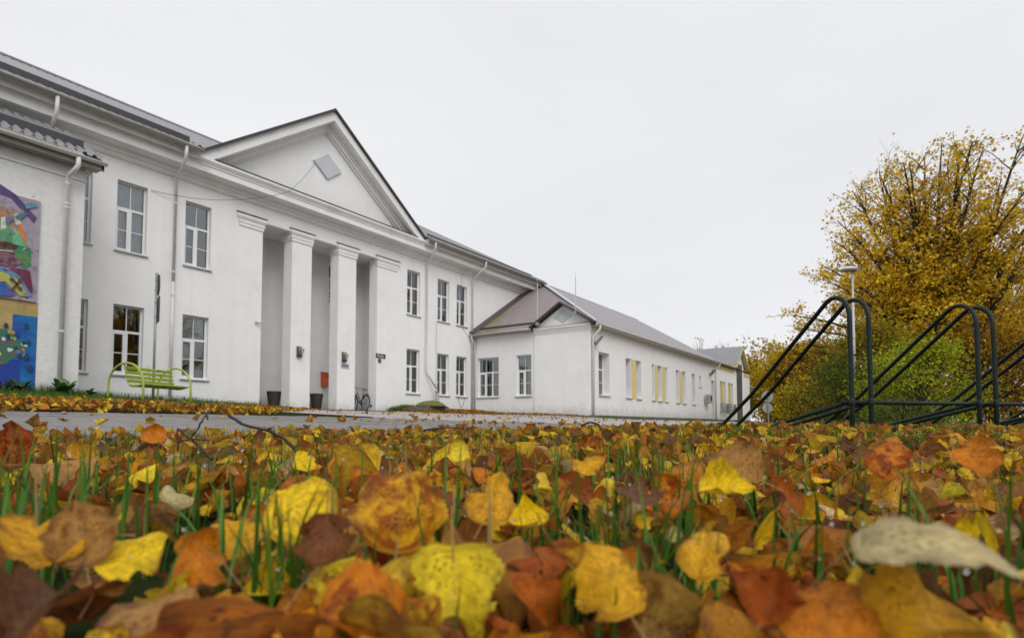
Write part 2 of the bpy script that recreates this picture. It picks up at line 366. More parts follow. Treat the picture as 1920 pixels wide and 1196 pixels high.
    n.links.new(b.outputs[0], mxs.inputs[1]); n.links.new(tl.outputs[0], mxs.inputs[2]); n.links.new(mxs.outputs[0], o.inputs[0])
    return m
leaf_m = leaf_mat('fallen leaf', trans=0.28)
tree_leaf_m = leaf_mat('tree leaf', detail=False, rough=0.6, trans=0.5)
grass_m = leaf_mat('grass blade', detail=False, rough=0.42, trans=0.25)

# ------------------------------------------------------------------ mesh helpers
def link(o, parent=None):
    COL.objects.link(o)
    if parent is not None:
        o.parent = parent
        if parent.name in WORLD: o.matrix_parent_inverse = WORLD[parent.name]      # the child's mesh is given in world axes
    return o
WORLD = {}
def place(name, label, cat, loc, group=None):
    """like thing(), for things whose parts are measured in world axes"""
    o = thing(name, label, cat, loc, 0.0, group)
    WORLD[o.name] = Matrix.Translation(-Vector(loc))
    return o
def tag(o, label, cat, group=None):
    o['label'] = label; o['category'] = cat
    if group: o['group'] = group
    return o
def thing(name, label, cat, loc=(0, 0, 0), rz=0.0, group=None):
    o = bpy.data.objects.new(name, None); COL.objects.link(o)
    o.empty_display_size = 0.1
    o.location = loc; o.rotation_euler = (0, 0, rz)
    return tag(o, label, cat, group)

class MB:
    def __init__(s): s.v = []; s.f = []
    def add(s, vs, fs):
        k = len(s.v); s.v += [tuple(p) for p in vs]; s.f += [tuple(i + k for i in f) for f in fs]; return s
    def box(s, x0, y0, z0, x1, y1, z1):
        x0, x1 = min(x0, x1), max(x0, x1); y0, y1 = min(y0, y1), max(y0, y1); z0, z1 = min(z0, z1), max(z0, z1)
        return s.add([(x0, y0, z0), (x1, y0, z0), (x1, y1, z0), (x0, y1, z0), (x0, y0, z1), (x1, y0, z1), (x1, y1, z1), (x0, y1, z1)],
                     [(0, 3, 2, 1), (4, 5, 6, 7), (0, 1, 5, 4), (1, 2, 6, 5), (2, 3, 7, 6), (3, 0, 4, 7)])
    def quad(s, a, b, c, d): return s.add([a, b, c, d], [(0, 1, 2, 3)])
    def poly(s, pts): return s.add(pts, [tuple(range(len(pts)))])
    def slab(s, pts, off):
        """polygon pts thickened by vector off"""
        n = len(pts); off = Vector(off); a = [Vector(p) for p in pts]; b = [p + off for p in a]
        fs = [tuple(range(n)), tuple(range(2 * n - 1, n - 1, -1))] + [(i, i + n, (i + 1) % n + n, (i + 1) % n) for i in range(n)]
        return s.add(a + b, fs)
    def tube(s, path, r, seg=8, cap=True):
        path = [Vector(p) for p in path]; n = len(path)
        rr = r if isinstance(r, (list, tuple)) else [r] * n
        k = len(s.v); prev = None
        for i, p in enumerate(path):
            d = (path[min(i + 1, n - 1)] - path[max(i - 1, 0)])
            d = d.normalized() if d.length > 1e-9 else Vector((0, 0, 1))
            if prev is None:
                a = d.cross(Vector((0, 0, 1)));
                if a.length < 1e-3: a = d.cross(Vector((1, 0, 0)))
            else:
                a = prev - d * prev.dot(d)
            a.normalize(); prev = a; b = d.cross(a)
            for j in range(seg):
                t = 2 * PI * j / seg
                s.v.append(tuple(p + (a * math.cos(t) + b * math.sin(t)) * rr[i]))
        for i in range(n - 1):
            for j in range(seg):
                s.f.append((k + i * seg + j, k + i * seg + (j + 1) % seg, k + (i + 1) * seg + (j + 1) % seg, k + (i + 1) * seg + j))
        if cap:
            s.f.append(tuple(k + j for j in range(seg))[::-1]); s.f.append(tuple(k + (n - 1) * seg + j for j in range(seg)))
        return s
    def lathe(s, c, prof, seg=16, axis=2):
        c = Vector(c); k = len(s.v); n = len(prof)
        for (r, h) in prof:
            for j in range(seg):
                t = 2 * PI * j / seg
                q = [r * math.cos(t), r * math.sin(t), h]
                if axis == 1: q = [q[0], q[2], q[1]]
                if axis == 0: q = [q[2], q[0], q[1]]
                s.v.append(tuple(c + Vector(q)))
        for i in range(n - 1):
            for j in range(seg):
                s.f.append((k + i * seg + j, k + i * seg + (j + 1) % seg, k + (i + 1) * seg + (j + 1) % seg, k + (i + 1) * seg + j))
        s.f.append(tuple(k + j for j in range(seg))[::-1]); s.f.append(tuple(k + (n - 1) * seg + j for j in range(seg)))
        return s
    def extrude_profile(s, prof, p0, p1, out):
        """prof: (outward, z) list, extruded from p0 to p1; out = outward direction"""
        p0 = Vector(p0); p1 = Vector(p1); out = Vector(out); n = len(prof)
        a = [p0 + out * o + Vector((0, 0, z)) for o, z in prof]; b = [p1 + out * o + Vector((0, 0, z)) for o, z in prof]
        return s.add(a + b, [(i, i + 1, i + 1 + n, i + n) for i in range(n - 1)] + [tuple(range(n)), tuple(range(2 * n - 1, n - 1, -1))])
    def mesh(s, name, m, smooth=False, fix=True):
        me = bpy.data.meshes.new(name); me.from_pydata(s.v, [], s.f)
        if m: me.materials.append(m)
        if fix:
            b = bmesh.new(); b.from_mesh(me); bmesh.ops.recalc_face_normals(b, faces=b.faces); b.to_mesh(me); b.free()
        if smooth:
            me.polygons.foreach_set('use_smooth', [True] * len(me.polygons))
        me.update(); return me
    def obj(s, name, m, parent=None, smooth=False, fix=True):
        return link(bpy.data.objects.new(name, s.mesh(name, m, smooth, fix)), parent)

def arc_pts(c, r, a0, a1, n, u, v):
    c = Vector(c); u = Vector(u); v = Vector(v)
    return [c + u * (r * math.cos(a0 + (a1 - a0) * i / n)) + v * (r * math.sin(a0 + (a1 - a0) * i / n)) for i in range(n + 1)]

def np_mesh(name, V, Fq, m, cols=None, seed=None, uv=None, smooth=False):
    """V (n,3), Fq (m,k) with k = 3 or 4; cols per vertex (n,4)"""
    me = bpy.data.meshes.new(name); k = Fq.shape[1]
    me.vertices.add(len(V)); me.vertices.foreach_set('co', np.ascontiguousarray(V, np.float32).ravel())
    me.loops.add(Fq.size); me.loops.foreach_set('vertex_index', np.ascontiguousarray(Fq, np.int32).ravel())
    me.polygons.add(len(Fq)); me.polygons.foreach_set('loop_start', np.arange(0, Fq.size, k, dtype=np.int32))
    if smooth: me.polygons.foreach_set('use_smooth', np.ones(len(Fq), bool))
    me.update(calc_edges=True)
    if cols is not None:
        a = me.attributes.new('Col', 'FLOAT_COLOR', 'POINT'); a.data.foreach_set('color', np.ascontiguousarray(cols, np.float32).ravel())
    if seed is not None:
        a = me.attributes.new('Seed', 'FLOAT', 'POINT'); a.data.foreach_set('value', np.ascontiguousarray(seed, np.float32).ravel())
    if uv is not None:
        u = me.uv_layers.new(name='UVMap'); u.data.foreach_set('uv', np.ascontiguousarray(uv[Fq.ravel()], np.float32).ravel())
    me.materials.append(m)
    return me

def wall(name, m, p0, u, W, z0, z1, holes, depth, parent, inward):
    """rendered wall from p0 along u with rectangular openings (u0,u1,z0,z1) and reveals going inward by depth"""
    u = Vector(u); n = Vector(inward); p0 = Vector((p0[0], p0[1], 0))
    us = sorted({0.0, W} | {h[i] for h in holes for i in (0, 1)})
    zs = sorted({z0, z1} | {h[i] for h in holes for i in (2, 3)})
    P = lambda a, z, d=0.0: p0 + u * a + n * d + Vector((0, 0, z))
    b = MB()
    for i in range(len(us) - 1):
        for j in range(len(zs) - 1):
            cu, cz = (us[i] + us[i + 1]) / 2, (zs[j] + zs[j + 1]) / 2
            if any(h[0] < cu < h[1] and h[2] < cz < h[3] for h in holes): continue
            b.quad(P(us[i], zs[j]), P(us[i + 1], zs[j]), P(us[i + 1], zs[j + 1]), P(us[i], zs[j + 1]))
    for a0, a1, c0, c1 in holes:
        b.quad(P(a0, c0), P(a0, c0, depth), P(a0, c1, depth), P(a0, c1)); b.quad(P(a1, c0), P(a1, c1), P(a1, c1, depth), P(a1, c0, depth))
        b.quad(P(a0, c1), P(a0, c1, depth), P(a1, c1, depth), P(a1, c1)); b.quad(P(a0, c0), P(a1, c0), P(a1, c0, depth), P(a0, c0, depth))
    return b.obj(name, m, parent, fix=False)

# windows: built once per size in local axes (x along the wall, -y outward), then copied
WIN = {}
def window(parent, loc, rz, w, h, kind='pair', recess=0.13, curtain=0, sill=True, sill_out=0.06):
    key = (round(w, 2), round(h, 2), kind)
    if key not in WIN:
        fb, panes = MB(), []
        e, t = 0.05, 0.07
        def bar(x0, z0, x1, z1, y0=0.0, y1=0.06): fb.box(x0, y0, z0, x1, y1, z1)
        bar(0, 0, w, e); bar(0, h - e, w, h); bar(0, e, e, h - e); bar(w - e, e, w, h - e)
        if kind in ('pair', 'triple'):
            tz = h * 0.62
            bar(e, tz - t / 2, w - e, tz + t / 2, -0.004, 0.064)
            n = 2 if kind == 'pair' else 3
            xs = [e + (w - 2 * e) * i / n for i in range(n + 1)]
            for i in range(1, n):
                bar(xs[i] - 0.045, e, xs[i] + 0.045, tz - t / 2, -0.003, 0.063)
                bar(xs[i] - 0.012, tz + t / 2, xs[i] + 0.012, h - e, 0.012, 0.045)
            mz = tz * 0.5
            for i in range(n):
                l = xs[i] + (0.045 if i else 0); r = xs[i + 1] - (0.045 if i < n - 1 else 0)
                if i == 0:                                   # the opening casement stands a little proud
                    for q in ((l, e, l + 0.045, tz - t / 2), (r - 0.045, e, r, tz - t / 2), (l + 0.045, e, r - 0.045, e + 0.045), (l + 0.045, tz - t / 2 - 0.045, r - 0.045, tz - t / 2)):
                        bar(*q, -0.012, 0.04)
                    l += 0.045; r -= 0.045; lo, hi = e + 0.045, tz - t / 2 - 0.045
                else: lo, hi = e, tz - t / 2
                bar(l, mz - 0.012, r, mz + 0.012, 0.01, 0.045)
                panes += [(l, lo, r, mz - 0.012), (l, mz + 0.012, r, hi)]
                l = xs[i] + (0.012 if i else 0); r = xs[i + 1] - (0.012 if i < n - 1 else 0)
                panes.append((l, tz + t / 2, r, h - e))
        else:
            tz = h * 0.62
            if h > 1.2:
                bar(e, tz - 0.03, w - e, tz + 0.03); panes += [(e, e, w - e, tz - 0.03), (e, tz + 0.03, w - e, h - e)]
            else: panes += [(e, e, w - e, h - e)]
        fm = fb.mesh('window', pvc)
        pms = [MB().box(a, 0.024, b, c, 0.034, d).mesh('pane', glass) for a, b, c, d in panes]
        sm = MB().slab([(-0.05, -recess - sill_out, -0.03), (w + 0.05, -recess - sill_out, -0.03), (w + 0.05, 0.0, 0.0), (-0.05, 0.0, 0.0)], (0, 0, -0.035)).mesh('sill', sill_m)
        cb = MB(); nseg = 28
        pts = [(0.02 + (w - 0.04) * i / nseg, 0.16 + 0.025 * math.sin(i * 1.9) + 0.012 * math.sin(i * 0.7)) for i in range(nseg + 1)]
        for i in range(nseg):
            (xa, ya), (xb, yb) = pts[i], pts[i + 1]
            cb.quad((xa, ya, 0.03), (xb, yb, 0.03), (xb, yb, h - 0.03), (xa, ya, h - 0.03))
        WIN[key] = (fm, pms, sm, cb.mesh('curtain', None, True, False), MB().box(0.03, 0.12, h * 0.62, w - 0.03, 0.14, h - 0.05).mesh('curtain', None))
    fm, pms, sm, cm, bm = WIN[key]
    o = bpy.data.objects.new('window', fm); link(o, parent)
    o.location = loc; o.rotation_euler = (0, 0, rz)
    for pm in pms: link(bpy.data.objects.new('pane', pm), o)
    if sill: link(bpy.data.objects.new('sill', sm), o)
    if curtain:
        me = (bm if curtain == 3 else cm).copy(); me.materials.clear(); me.materials.append(curtain_d if curtain == 2 else curtain_m)
        link(bpy.data.objects.new('curtain', me), o)
    return o

def ribbed(name, m, parent, o, u, v, nrm, u0, u1, vlo, vhi, period=0.2, height=0.028):
    """trapezoidal sheet: ribs run along v; vlo(u), vhi(u) give the ends of each rib; v is measured in plan"""
    o = np.array(o, float); u = np.array(u, float); v = np.array(v, float); nrm = np.array(nrm, float)
    us, hs = [], []
    k = math.floor(u0 / period)
    t = k * period
    while t < u1:
        for a, hh in ((0, 0), (0.45, 0), (0.58, 1), (0.87, 1)):
            q = t + a * period
            if u0 <= q <= u1: us.append(q); hs.append(hh * height * 1.5)
        t += period
    us = np.array(us); hs = np.array(hs)
    lo = np.array([vlo(q) for q in us]); hi = np.array([vhi(q) for q in us])
    A = o + us[:, None] * u + lo[:, None] * v + hs[:, None] * nrm
    B = o + us[:, None] * u + hi[:, None] * v + hs[:, None] * nrm
    n = len(us); V = np.concatenate([A, B])
    Fq = np.array([(i, i + 1, n + i + 1, n + i) for i in range(n - 1) if hi[i] - lo[i] > 0.01 or hi[i + 1] - lo[i + 1] > 0.01])
    return link(bpy.data.objects.new(name, np_mesh(name, V, Fq, m)), parent)

def half_gutter(name, m, parent, p0, p1, r=0.075):
    p0 = Vector(p0); p1 = Vector(p1); d = (p1 - p0).normalized(); a = d.cross(Vector((0, 0, 1))).normalized()
    b = MB(); n = 8; prof = []
    for i in range(n + 1): t = PI + PI * i / n; prof.append((r * math.cos(t), r * math.sin(t)))
    for i in range(n, -1, -1): t = PI + PI * i / n; prof.append(((r - 0.008) * math.cos(t), (r - 0.008) * math.sin(t)))
    k = len(prof)
    va = [p0 + a * x + Vector((0, 0, z)) for x, z in prof]; vb = [p1 + a * x + Vector((0, 0, z)) for x, z in prof]
    b.add(va + vb, [(i, (i + 1) % k, (i + 1) % k + k, i + k) for i in range(k)] + [tuple(range(k)), tuple(range(2 * k - 1, k - 1, -1))])
    return b.obj(name, m, parent, True)

def downpipe(parent, pts, r=0.05, m=None, rings=(), name='downpipe'):
    o = MB().tube(pts, r, 10).obj(name, m or pipe_m, parent, True)
    for p in rings:
        p = Vector(p); MB().lathe(p, [(r + 0.012, -0.02), (r + 0.012, 0.02)], 10).obj('bracket', m or pipe_m, o)
    return o
# ================================================================== ground
def axis(knots):
    out = []
    for a, b, st in knots: out += list(np.arange(a, b, st))
    return np.array(out + [knots[-1][1]])
gx = axis([(-300, -60, 40), (-60, -10, 8), (-10, -2, 0.8), (-2, 5, 0.12), (5, 32, 0.5), (32, 60, 2), (60, 140, 8), (140, 900, 95)])
gy = axis([(-500, -60, 55), (-60, -8, 6), (-8, -2, 0.6), (-2, 5.6, 0.1), (5.6, 22, 0.4), (22, 60, 4), (60, 500, 55)])
GX, GY = np.meshgrid(gx, gy, indexing='ij')
GZ = ground_z(GX, GY)
nx, ny = len(gx), len(gy)
idx = np.arange(nx * ny).reshape(nx, ny)
Fq = np.stack([idx[:-1, :-1], idx[1:, :-1], idx[1:, 1:], idx[:-1, 1:]], -1).reshape(-1, 4)
ground = link(bpy.data.objects.new('ground', np_mesh('ground', np.stack([GX, GY, GZ], -1).reshape(-1, 3), Fq, soil, smooth=True)))
ground['kind'] = 'structure'; ground['label'] = 'sloping lawn with bare soil under fallen leaves'

def strip(name, m, xs, ylo, yhi, lift, n=24):
    V = []; 
    for x in xs:
        a, b = ylo(x), yhi(x)
        for j in range(n + 1):
            y = a + (b - a) * j / n; V.append((x, y, gz(x, y) + lift))
    k = n + 1
    Fs = np.array([(i * k + j, (i + 1) * k + j, (i + 1) * k + j + 1, i * k + j + 1) for i in range(len(xs) - 1) for j in range(n)])
    o = link(bpy.data.objects.new(name, np_mesh(name, np.array(V), Fs, m, smooth=True)))
    o['kind'] = 'structure'
    return o
# gravel yard before the portico and the wing
def yard_hi(x):
    return float(np.interp(x, [2.0, 3.4, 14.0, 18.6, 19.2, 24.0, 24.6, 60], [3.5, 5.25, 18.7, 18.9, 17.1, 17.0, 11.9, 11.7]))
def yard_lo(x):
    return float(np.interp(x, [2.0, 7.9, 8.2, 30, 60], [2.6, 2.75, 2.9, 3.4, 5.0])) + 0.12 * math.sin(x * 1.7)
yard = strip('gravel_yard', gravel_m, np.concatenate([np.arange(5.0, 26, 0.3), np.arange(26, 60.1, 1.5)]), yard_lo, yard_hi, 0.010)
yard['label'] = 'pale gravel yard in front of the white building'
# paved path
PATH_X0, PATH_X1, PATH_Y0, PATH_Y1 = -3.4, 9.0, 2.5, 5.2
path = strip('path', joint_m, np.arange(PATH_X0, PATH_X1 + 0.01, 0.2), lambda x: PATH_Y0, lambda x: PATH_Y1, 0.016, 14)
path['label'] = 'grey block paved path along the lawn'
PW, PD = 0.198, 0.098
pvm = []
for k in range(4):                                    # four slightly different blocks
    c = 0.006; hx, hy = PW / 2 - 0.003 - 0.001 * k, PD / 2 - 0.003
    V = [(-hx, -hy, 0), (hx, -hy, 0), (hx, hy, 0), (-hx, hy, 0), (-hx, -hy, .028), (hx, -hy, .028), (hx, hy, .028), (-hx, hy, .028),
         (-hx + c, -hy + c, .034), (hx - c, -hy + c, .034), (hx - c, hy - c, .034), (-hx + c, hy - c, .034)]
    Fs = [(0, 1, 5, 4), (1, 2, 6, 5), (2, 3, 7, 6), (3, 0, 4, 7), (4, 5, 9, 8), (5, 6, 10, 9), (6, 7, 11, 10), (7, 4, 8, 11), (8, 9, 10, 11)]
    b = MB(); b.add(V, Fs); pvm.append(b.mesh('paver', paver_m))
cells = []
for j in range(int((PATH_Y1 - PATH_Y0) / PD)):
    off = (j % 2) * PW / 2
    for i in range(int((PATH_X1 - PATH_X0) / PW)):
        x = PATH_X0 + off + (i + 0.5) * PW; y = PATH_Y0 + (j + 0.5) * PD
        if x < PATH_X1 - PW / 2: cells.append((x, y))
cells.sort(key=lambda c: (Vector((c[0], c[1])) - Vector((1.2, 2.2))).length)
rest = MB()
slope = math.atan(0.05)
for q, (x, y) in enumerate(cells):
    z = gz(x, y) + 0.008 + random.uniform(-0.0025, 0.0025)
    if q < 300:
        o = link(bpy.data.objects.new('paver', pvm[q % 4]), path)
        o.location = (x, y, z); o.rotation_euler = (slope + random.uniform(-.012, .012), random.uniform(-.008, .008), random.uniform(-.01, .01))
    else:
        c = 0.004; hx, hy = PW / 2 - 0.003, PD / 2 - 0.003; t = 0.034; rz = random.uniform(-.006, .006)
        f = lambda a, b, h: (x + a - b * rz, y + b + a * rz, z + h + b * 0.05)
        rest.add([f(-hx, -hy, 0.004), f(hx, -hy, 0.004), f(hx, hy, 0.004), f(-hx, hy, 0.004), f(-hx + c, -hy + c, t), f(hx - c, -hy + c, t), f(hx - c, hy - c, t), f(-hx + c, hy - c, t)],
                 [(0, 1, 5, 4), (1, 2, 6, 5), (2, 3, 7, 6), (3, 0, 4, 7), (4, 5, 6, 7)])
ro = rest.obj('paving', paver_m, path, fix=False); ro['kind'] = 'stuff'

# ================================================================== main building
FY = 19.3                                   # plane of the facade
WZ0, WZ1, UZ0, UZ1 = 1.68, 3.73, 5.35, 7.44 # lower and upper window sills and heads
MX0, MX1 = 1.0, 30.5
OUT = (0, -1, 0)
bld = place('main_building', 'white two-storey building with a columned portico under a triangular pediment', 'building', (15.2, FY, 0.9))
wins = [(6.30, 7.16), (7.80, 8.64), (9.79, 10.64), (19.97, 20.85), (22.11, 23.0), (23.59, 24.45)]
PX0, PX1, PZ1 = 12.55, 18.12, 7.5           # portico opening
holes = [(a - MX0, b - MX0, WZ0, WZ1) for a, b in wins] + [(a - MX0, b - MX0, UZ0, UZ1) for a, b in wins]
holes.append((PX0 - MX0, PX1 - MX0, 0.2, PZ1))
wall('wall', stucco, (MX0, FY), (1, 0, 0), MX1 - MX0, -0.4, 8.1, holes, 0.22, bld, (0, 1, 0))
MB().quad((MX1, FY, -0.4), (MX1, FY + 12, -0.4), (MX1, FY + 12, 8.8), (MX1, FY, 8.8)).obj('wall', stucco, bld, fix=False)
MB().quad((MX0, FY + 12, -0.4), (MX0, FY, -0.4), (MX0, FY, 8.8), (MX0, FY + 12, 8.8)).obj('wall', stucco, bld, fix=False)
MB().quad((MX1, FY + 12, -0.4), (MX0, FY + 12, -0.4), (MX0, FY + 12, 8.8), (MX1, FY + 12, 8.8)).obj('wall', stucco, bld, fix=False)
for i, (a, b) in enumerate(wins):
    for z0, z1, up in ((WZ0, WZ1, 0), (UZ0, UZ1, 1)):
        cur = (1 if up else (0, 0, 3, 1, 1, 2)[i])
        if up and i == 2: cur = 0
        window(bld, (a, FY + 0.14, z0), 0, b - a, z1 - z0, 'pair', 0.14, cur)
# rooms behind the windows
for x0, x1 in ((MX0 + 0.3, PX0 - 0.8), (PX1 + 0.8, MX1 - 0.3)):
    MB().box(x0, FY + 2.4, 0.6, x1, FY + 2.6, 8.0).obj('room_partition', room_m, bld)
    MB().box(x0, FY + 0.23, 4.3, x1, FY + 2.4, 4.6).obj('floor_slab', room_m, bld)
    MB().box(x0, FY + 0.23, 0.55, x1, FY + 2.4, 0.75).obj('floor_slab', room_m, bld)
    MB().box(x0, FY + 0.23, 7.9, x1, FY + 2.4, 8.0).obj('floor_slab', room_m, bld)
# portico: back wall with its window, side walls, ceiling, paving
BY = FY + 1.6
pwx = on_y(616.5, 530, BY).x
pw = (pwx, pwx + 0.95)
wall('porch_wall', porch_m, (PX0 - 0.6, BY), (1, 0, 0), PX1 - PX0 + 1.8, 0.2, 7.6, [(pw[0] - PX0 + 0.6, pw[1] - PX0 + 0.6, 5.6, 7.2)], 0.2, bld, (0, 1, 0))
window(bld, (pw[0], BY + 0.1, 5.6), 0, pw[1] - pw[0], 1.6, 'pair', 0.1, 0)
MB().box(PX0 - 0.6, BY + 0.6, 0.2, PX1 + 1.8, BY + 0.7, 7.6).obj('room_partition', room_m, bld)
for x in (PX0 - 0.6, PX1 + 0.6):
    MB().quad((x, FY + 0.5, 0.2), (x, BY, 0.2), (x, BY, 7.6), (x, FY + 0.5, 7.6)).obj('porch_wall', porch_m, bld, fix=False)
MB().box(PX0 - 0.62, FY + 0.02, 7.503, PX1 + 1.25, BY + 0.02, 7.56).obj('porch_ceiling', porch_m, bld)
MB().box(PX0 - 0.6, FY - 0.05, 0.3, PX1 + 1.25, BY + 0.02, 0.815).obj('porch_floor', joint_m, bld)
MB().box(PX0 - 0.55, FY + 0.004, 0.3, PX0 + 0.004, FY + 0.5, 7.498).obj('pilaster', stucco, bld)
MB().box(PX1 - 0.004, FY + 0.004, 0.3, PX1 + 0.55, FY + 0.5, 7.498).obj('pilaster', stucco, bld)
def capital(parent, x0, x1, left=True, right=True, y0=FY, depth=0.5):
    b = MB(); z = 7.16
    steps = [(0.02, 0.035, 7.16, 7.20), (0.035, 0.03, 7.20, 7.28), (0.06, 0.05, 7.28, 7.33), (0.05, 0.045, 7.33, 7.41), (0.085, 0.075, 7.41, 7.46), (0.11, 0.10, 7.46, 7.575)]
    for k, (px, py, z0, z1) in enumerate(steps):
        b.box(x0 - (px if left else 0), y0 - py, z0, x1 + (px if right else 0), y0 + (depth + py if depth > 0.4 else depth), z1 if k == 5 else z1 + 0.0)
    o = b.obj('capital', trim, parent)
    MB().slab([(x0 - (.13 if left else .02), y0 - .125, 7.578), (x1 + (.13 if right else .02), y0 - .125, 7.578), (x1 + (.13 if right else .02), y0 - 0.0, 7.64), (x0 - (.13 if left else .02), y0 - 0.0, 7.64)], (0, 0, 0.018)).obj('flashing', dark_metal, o)
    return o
for x0, x1 in ((13.78, 14.67), (15.98, 16.91)):
    c = MB().box(x0, FY - 0.002, 0.3, x1, FY + 0.5, 7.52).obj('column', stucco, bld)
    capital(c, x0, x1)
capital(bld, 11.66, 12.55, True, True, FY, 0.1)
capital(bld, 18.12, 19.32, True, True, FY, 0.1)
# cornice
CORN = [(0.0, 8.06), (0.05, 8.06), (0.10, 8.12), (0.10, 8.185), (0.17, 8.20), (0.17, 8.26), (0.22, 8.33), (0.52, 8.345), (0.52, 8.36), (0.56, 8.36), (0.56, 8.56), (0.59, 8.57), (0.59, 8.60), (0.68, 8.72), (0.68, 8.80), (0.0, 8.80)]
MB().extrude_profile(CORN, (MX0, FY, 0), (MX1 + 0.15, FY, 0), OUT).obj('cornice', trim, bld)
# pediment
AX, AZ, LX, RX, EZ = 15.15, 12.60, 9.78, 20.52, 8.80
def raking(d0, d1, y0, y1, name, m, foot=EZ):
    """band between distances d0 and d1 (square to the slope) under the roof line, front face at y0"""
    out = []
    for sx, ex in ((-1, LX), (1, RX)):
        run = abs(ex - AX); rise = AZ - EZ; L = math.hypot(run, rise); cs, sn = run / L, rise / L
        def line(d, x): return AZ - (abs(x - AX)) * rise / run - d / cs
        def foot_x(d): return AX + sx * (AZ - d / cs - foot) * run / rise
        q = [(AX, line(d0, AX)), (foot_x(d0), foot), (foot_x(d1), foot), (AX, line(d1, AX))]
        out.append(MB().slab([(x, y0, z) for x, z in q], (0, y1 - y0, 0)).obj(name, m, ped))
    return out
ped = MB().slab([(10.6, FY - 0.06, 8.82), (19.8, FY - 0.06, 8.82), (AX, FY - 0.06, 12.1)], (0, 0.3, 0)).obj('pediment', stucco, bld)
raking(0.0, 0.30, FY - 0.62, FY + 0.3, 'raking_cornice', trim)
raking(0.30, 0.345, FY - 0.56, FY + 0.28, 'raking_cornice', trim)
raking(0.345, 0.43, FY - 0.30, FY + 0.26, 'raking_cornice', trim)
raking(0.43, 0.53, FY - 0.235, FY + 0.24, 'raking_cornice', trim)
raking(0.53, 0.60, FY - 0.15, FY + 0.22, 'raking_cornice', trim)
raking(-0.075, 0.0, FY - 0.72, FY + 0.2, 'roof_edge', dark_metal, EZ - 0.02)
MB().slab([(10.35, FY - 0.70, 8.803), (19.95, FY - 0.70, 8.803), (19.95, FY - 0.06, 8.87), (10.35, FY - 0.06, 8.87)], (0, 0, 0.03)).obj('flashing', dark_metal, ped)
dz = 0.63
dcx, dcz = 15.27, 10.55
dp = MB().slab([(dcx - 0.68, FY - 0.14, dcz), (dcx, FY - 0.14, dcz - 0.52), (dcx + 0.68, FY - 0.14, dcz), (dcx, FY - 0.14, dcz + 0.5)], (0, 0.07, 0)).obj('diamond_plate', plate_m, ped)
# roofs
S_M = (12.62 - 8.86) / (25.2 - 18.42)
def slope_dirs(s): return s
nrm = np.array((0, -S_M, 1.0)); nrm /= np.linalg.norm(nrm)
HX = MX1 + 0.55
ribbed('roof', roof_grey, bld, (0, 18.42, 8.88), (1, 0, 0), (0, 1, S_M), nrm, 0.2, HX, lambda x: (1.0 if LX + .1 < x < RX - .1 else 0.0), lambda x: max(0.0, min(6.78, (HX - x) * 1.0)), 0.24, 0.03)
ribbed('roof', roof_grey, bld, (HX, 18.42, 8.88), (0, 1, 0), (-1, 0, S_M), (S_M / math.hypot(1, S_M), 0, 1 / math.hypot(1, S_M)), 0.0, 13.5, lambda y: 0.0, lambda y: max(0.0, min(y, 13.5 - y, 6.78)), 0.24, 0.03)
MB().quad((0.2, 25.2, 12.66), (HX - 6.7, 25.2, 12.66), (HX, 31.9, 8.88), (0.2, 31.9, 8.88)).obj('roof', roof_grey, bld, fix=False)
rp = MB().tube([(0.2, 25.2, 12.70), (HX - 6.75, 25.2, 12.70)], 0.07, 8).obj('ridge_cap', roof_grey, bld)
MB().tube([(HX - 6.75, 25.2, 12.68), (HX, 18.45, 8.93)], 0.06, 8).obj('ridge_cap', roof_grey, bld)
for sx, ex in ((-1, LX), (1, RX)):
    MB().slab([(ex + sx * 0.12, FY - 0.70, EZ + 0.02), (AX, FY - 0.70, AZ + 0.105), (AX, 25.2, AZ + 0.105)], (0, 0, 0.012)).obj('pediment_roof', roof_grey, bld)
# eaves gutters, snow boards, downpipes
for x0, x1, m in ((0.4, LX + 0.05, gutter_d), (RX - 0.05, HX, gutter_d)):
    half_gutter('gutter', m, bld, (x0, 18.36, 8.86), (x1, 18.36, 8.86), 0.08)
    MB().slab([(x0, 18.55, 8.62), (x1, 18.55, 8.62), (x1, 18.55, 8.86), (x0, 18.55, 8.86)], (0, 0.05, 0)).obj('fascia', gutter_m, bld)
yb = 18.42 + 0.42
MB().slab([(0.4, yb, 8.88 + .42 * S_M + .05), (LX - 0.15, yb, 8.88 + .42 * S_M + .05), (LX - 0.15, yb + .02, 8.88 + .42 * S_M + .24), (0.4, yb + .02, 8.88 + .42 * S_M + .24)], (0, 0.02, 0)).obj('snow_board', dark_metal, bld)
MB().slab([(RX + 0.3, yb, 8.88 + .42 * S_M + .05), (HX - 0.9, yb, 8.88 + .42 * S_M + .05), (HX - 0.9, yb + .02, 8.88 + .42 * S_M + .16), (RX + 0.3, yb + .02, 8.88 + .42 * S_M + .16)], (0, 0.02, 0)).obj('snow_board', dark_metal, bld)
xl = 9.42
downpipe(bld, [(xl - .12, 18.37, 8.80), (xl - .12, 18.40, 8.45), (xl - .05, 18.75, 8.20), (xl, FY - .09, 8.0), (xl, FY - .09, 4.7)], 0.05, pipe_m, [(xl, FY - .09, 5.0), (xl, FY - .09, 7.2)])
downpipe(bld, [(xl, FY - .09, 4.7), (xl, FY - .09, 1.1)], 0.045, pipe_m, [(xl, FY - .09, 4.25), (xl, FY - .09, 2.7)])
xd = 6.2
downpipe(bld, [(5.95, 18.37, 8.80), (5.95, 18.40, 8.4), (5.95, 18.85, 7.9)], 0.05, pipe_m)
xr = 21.2
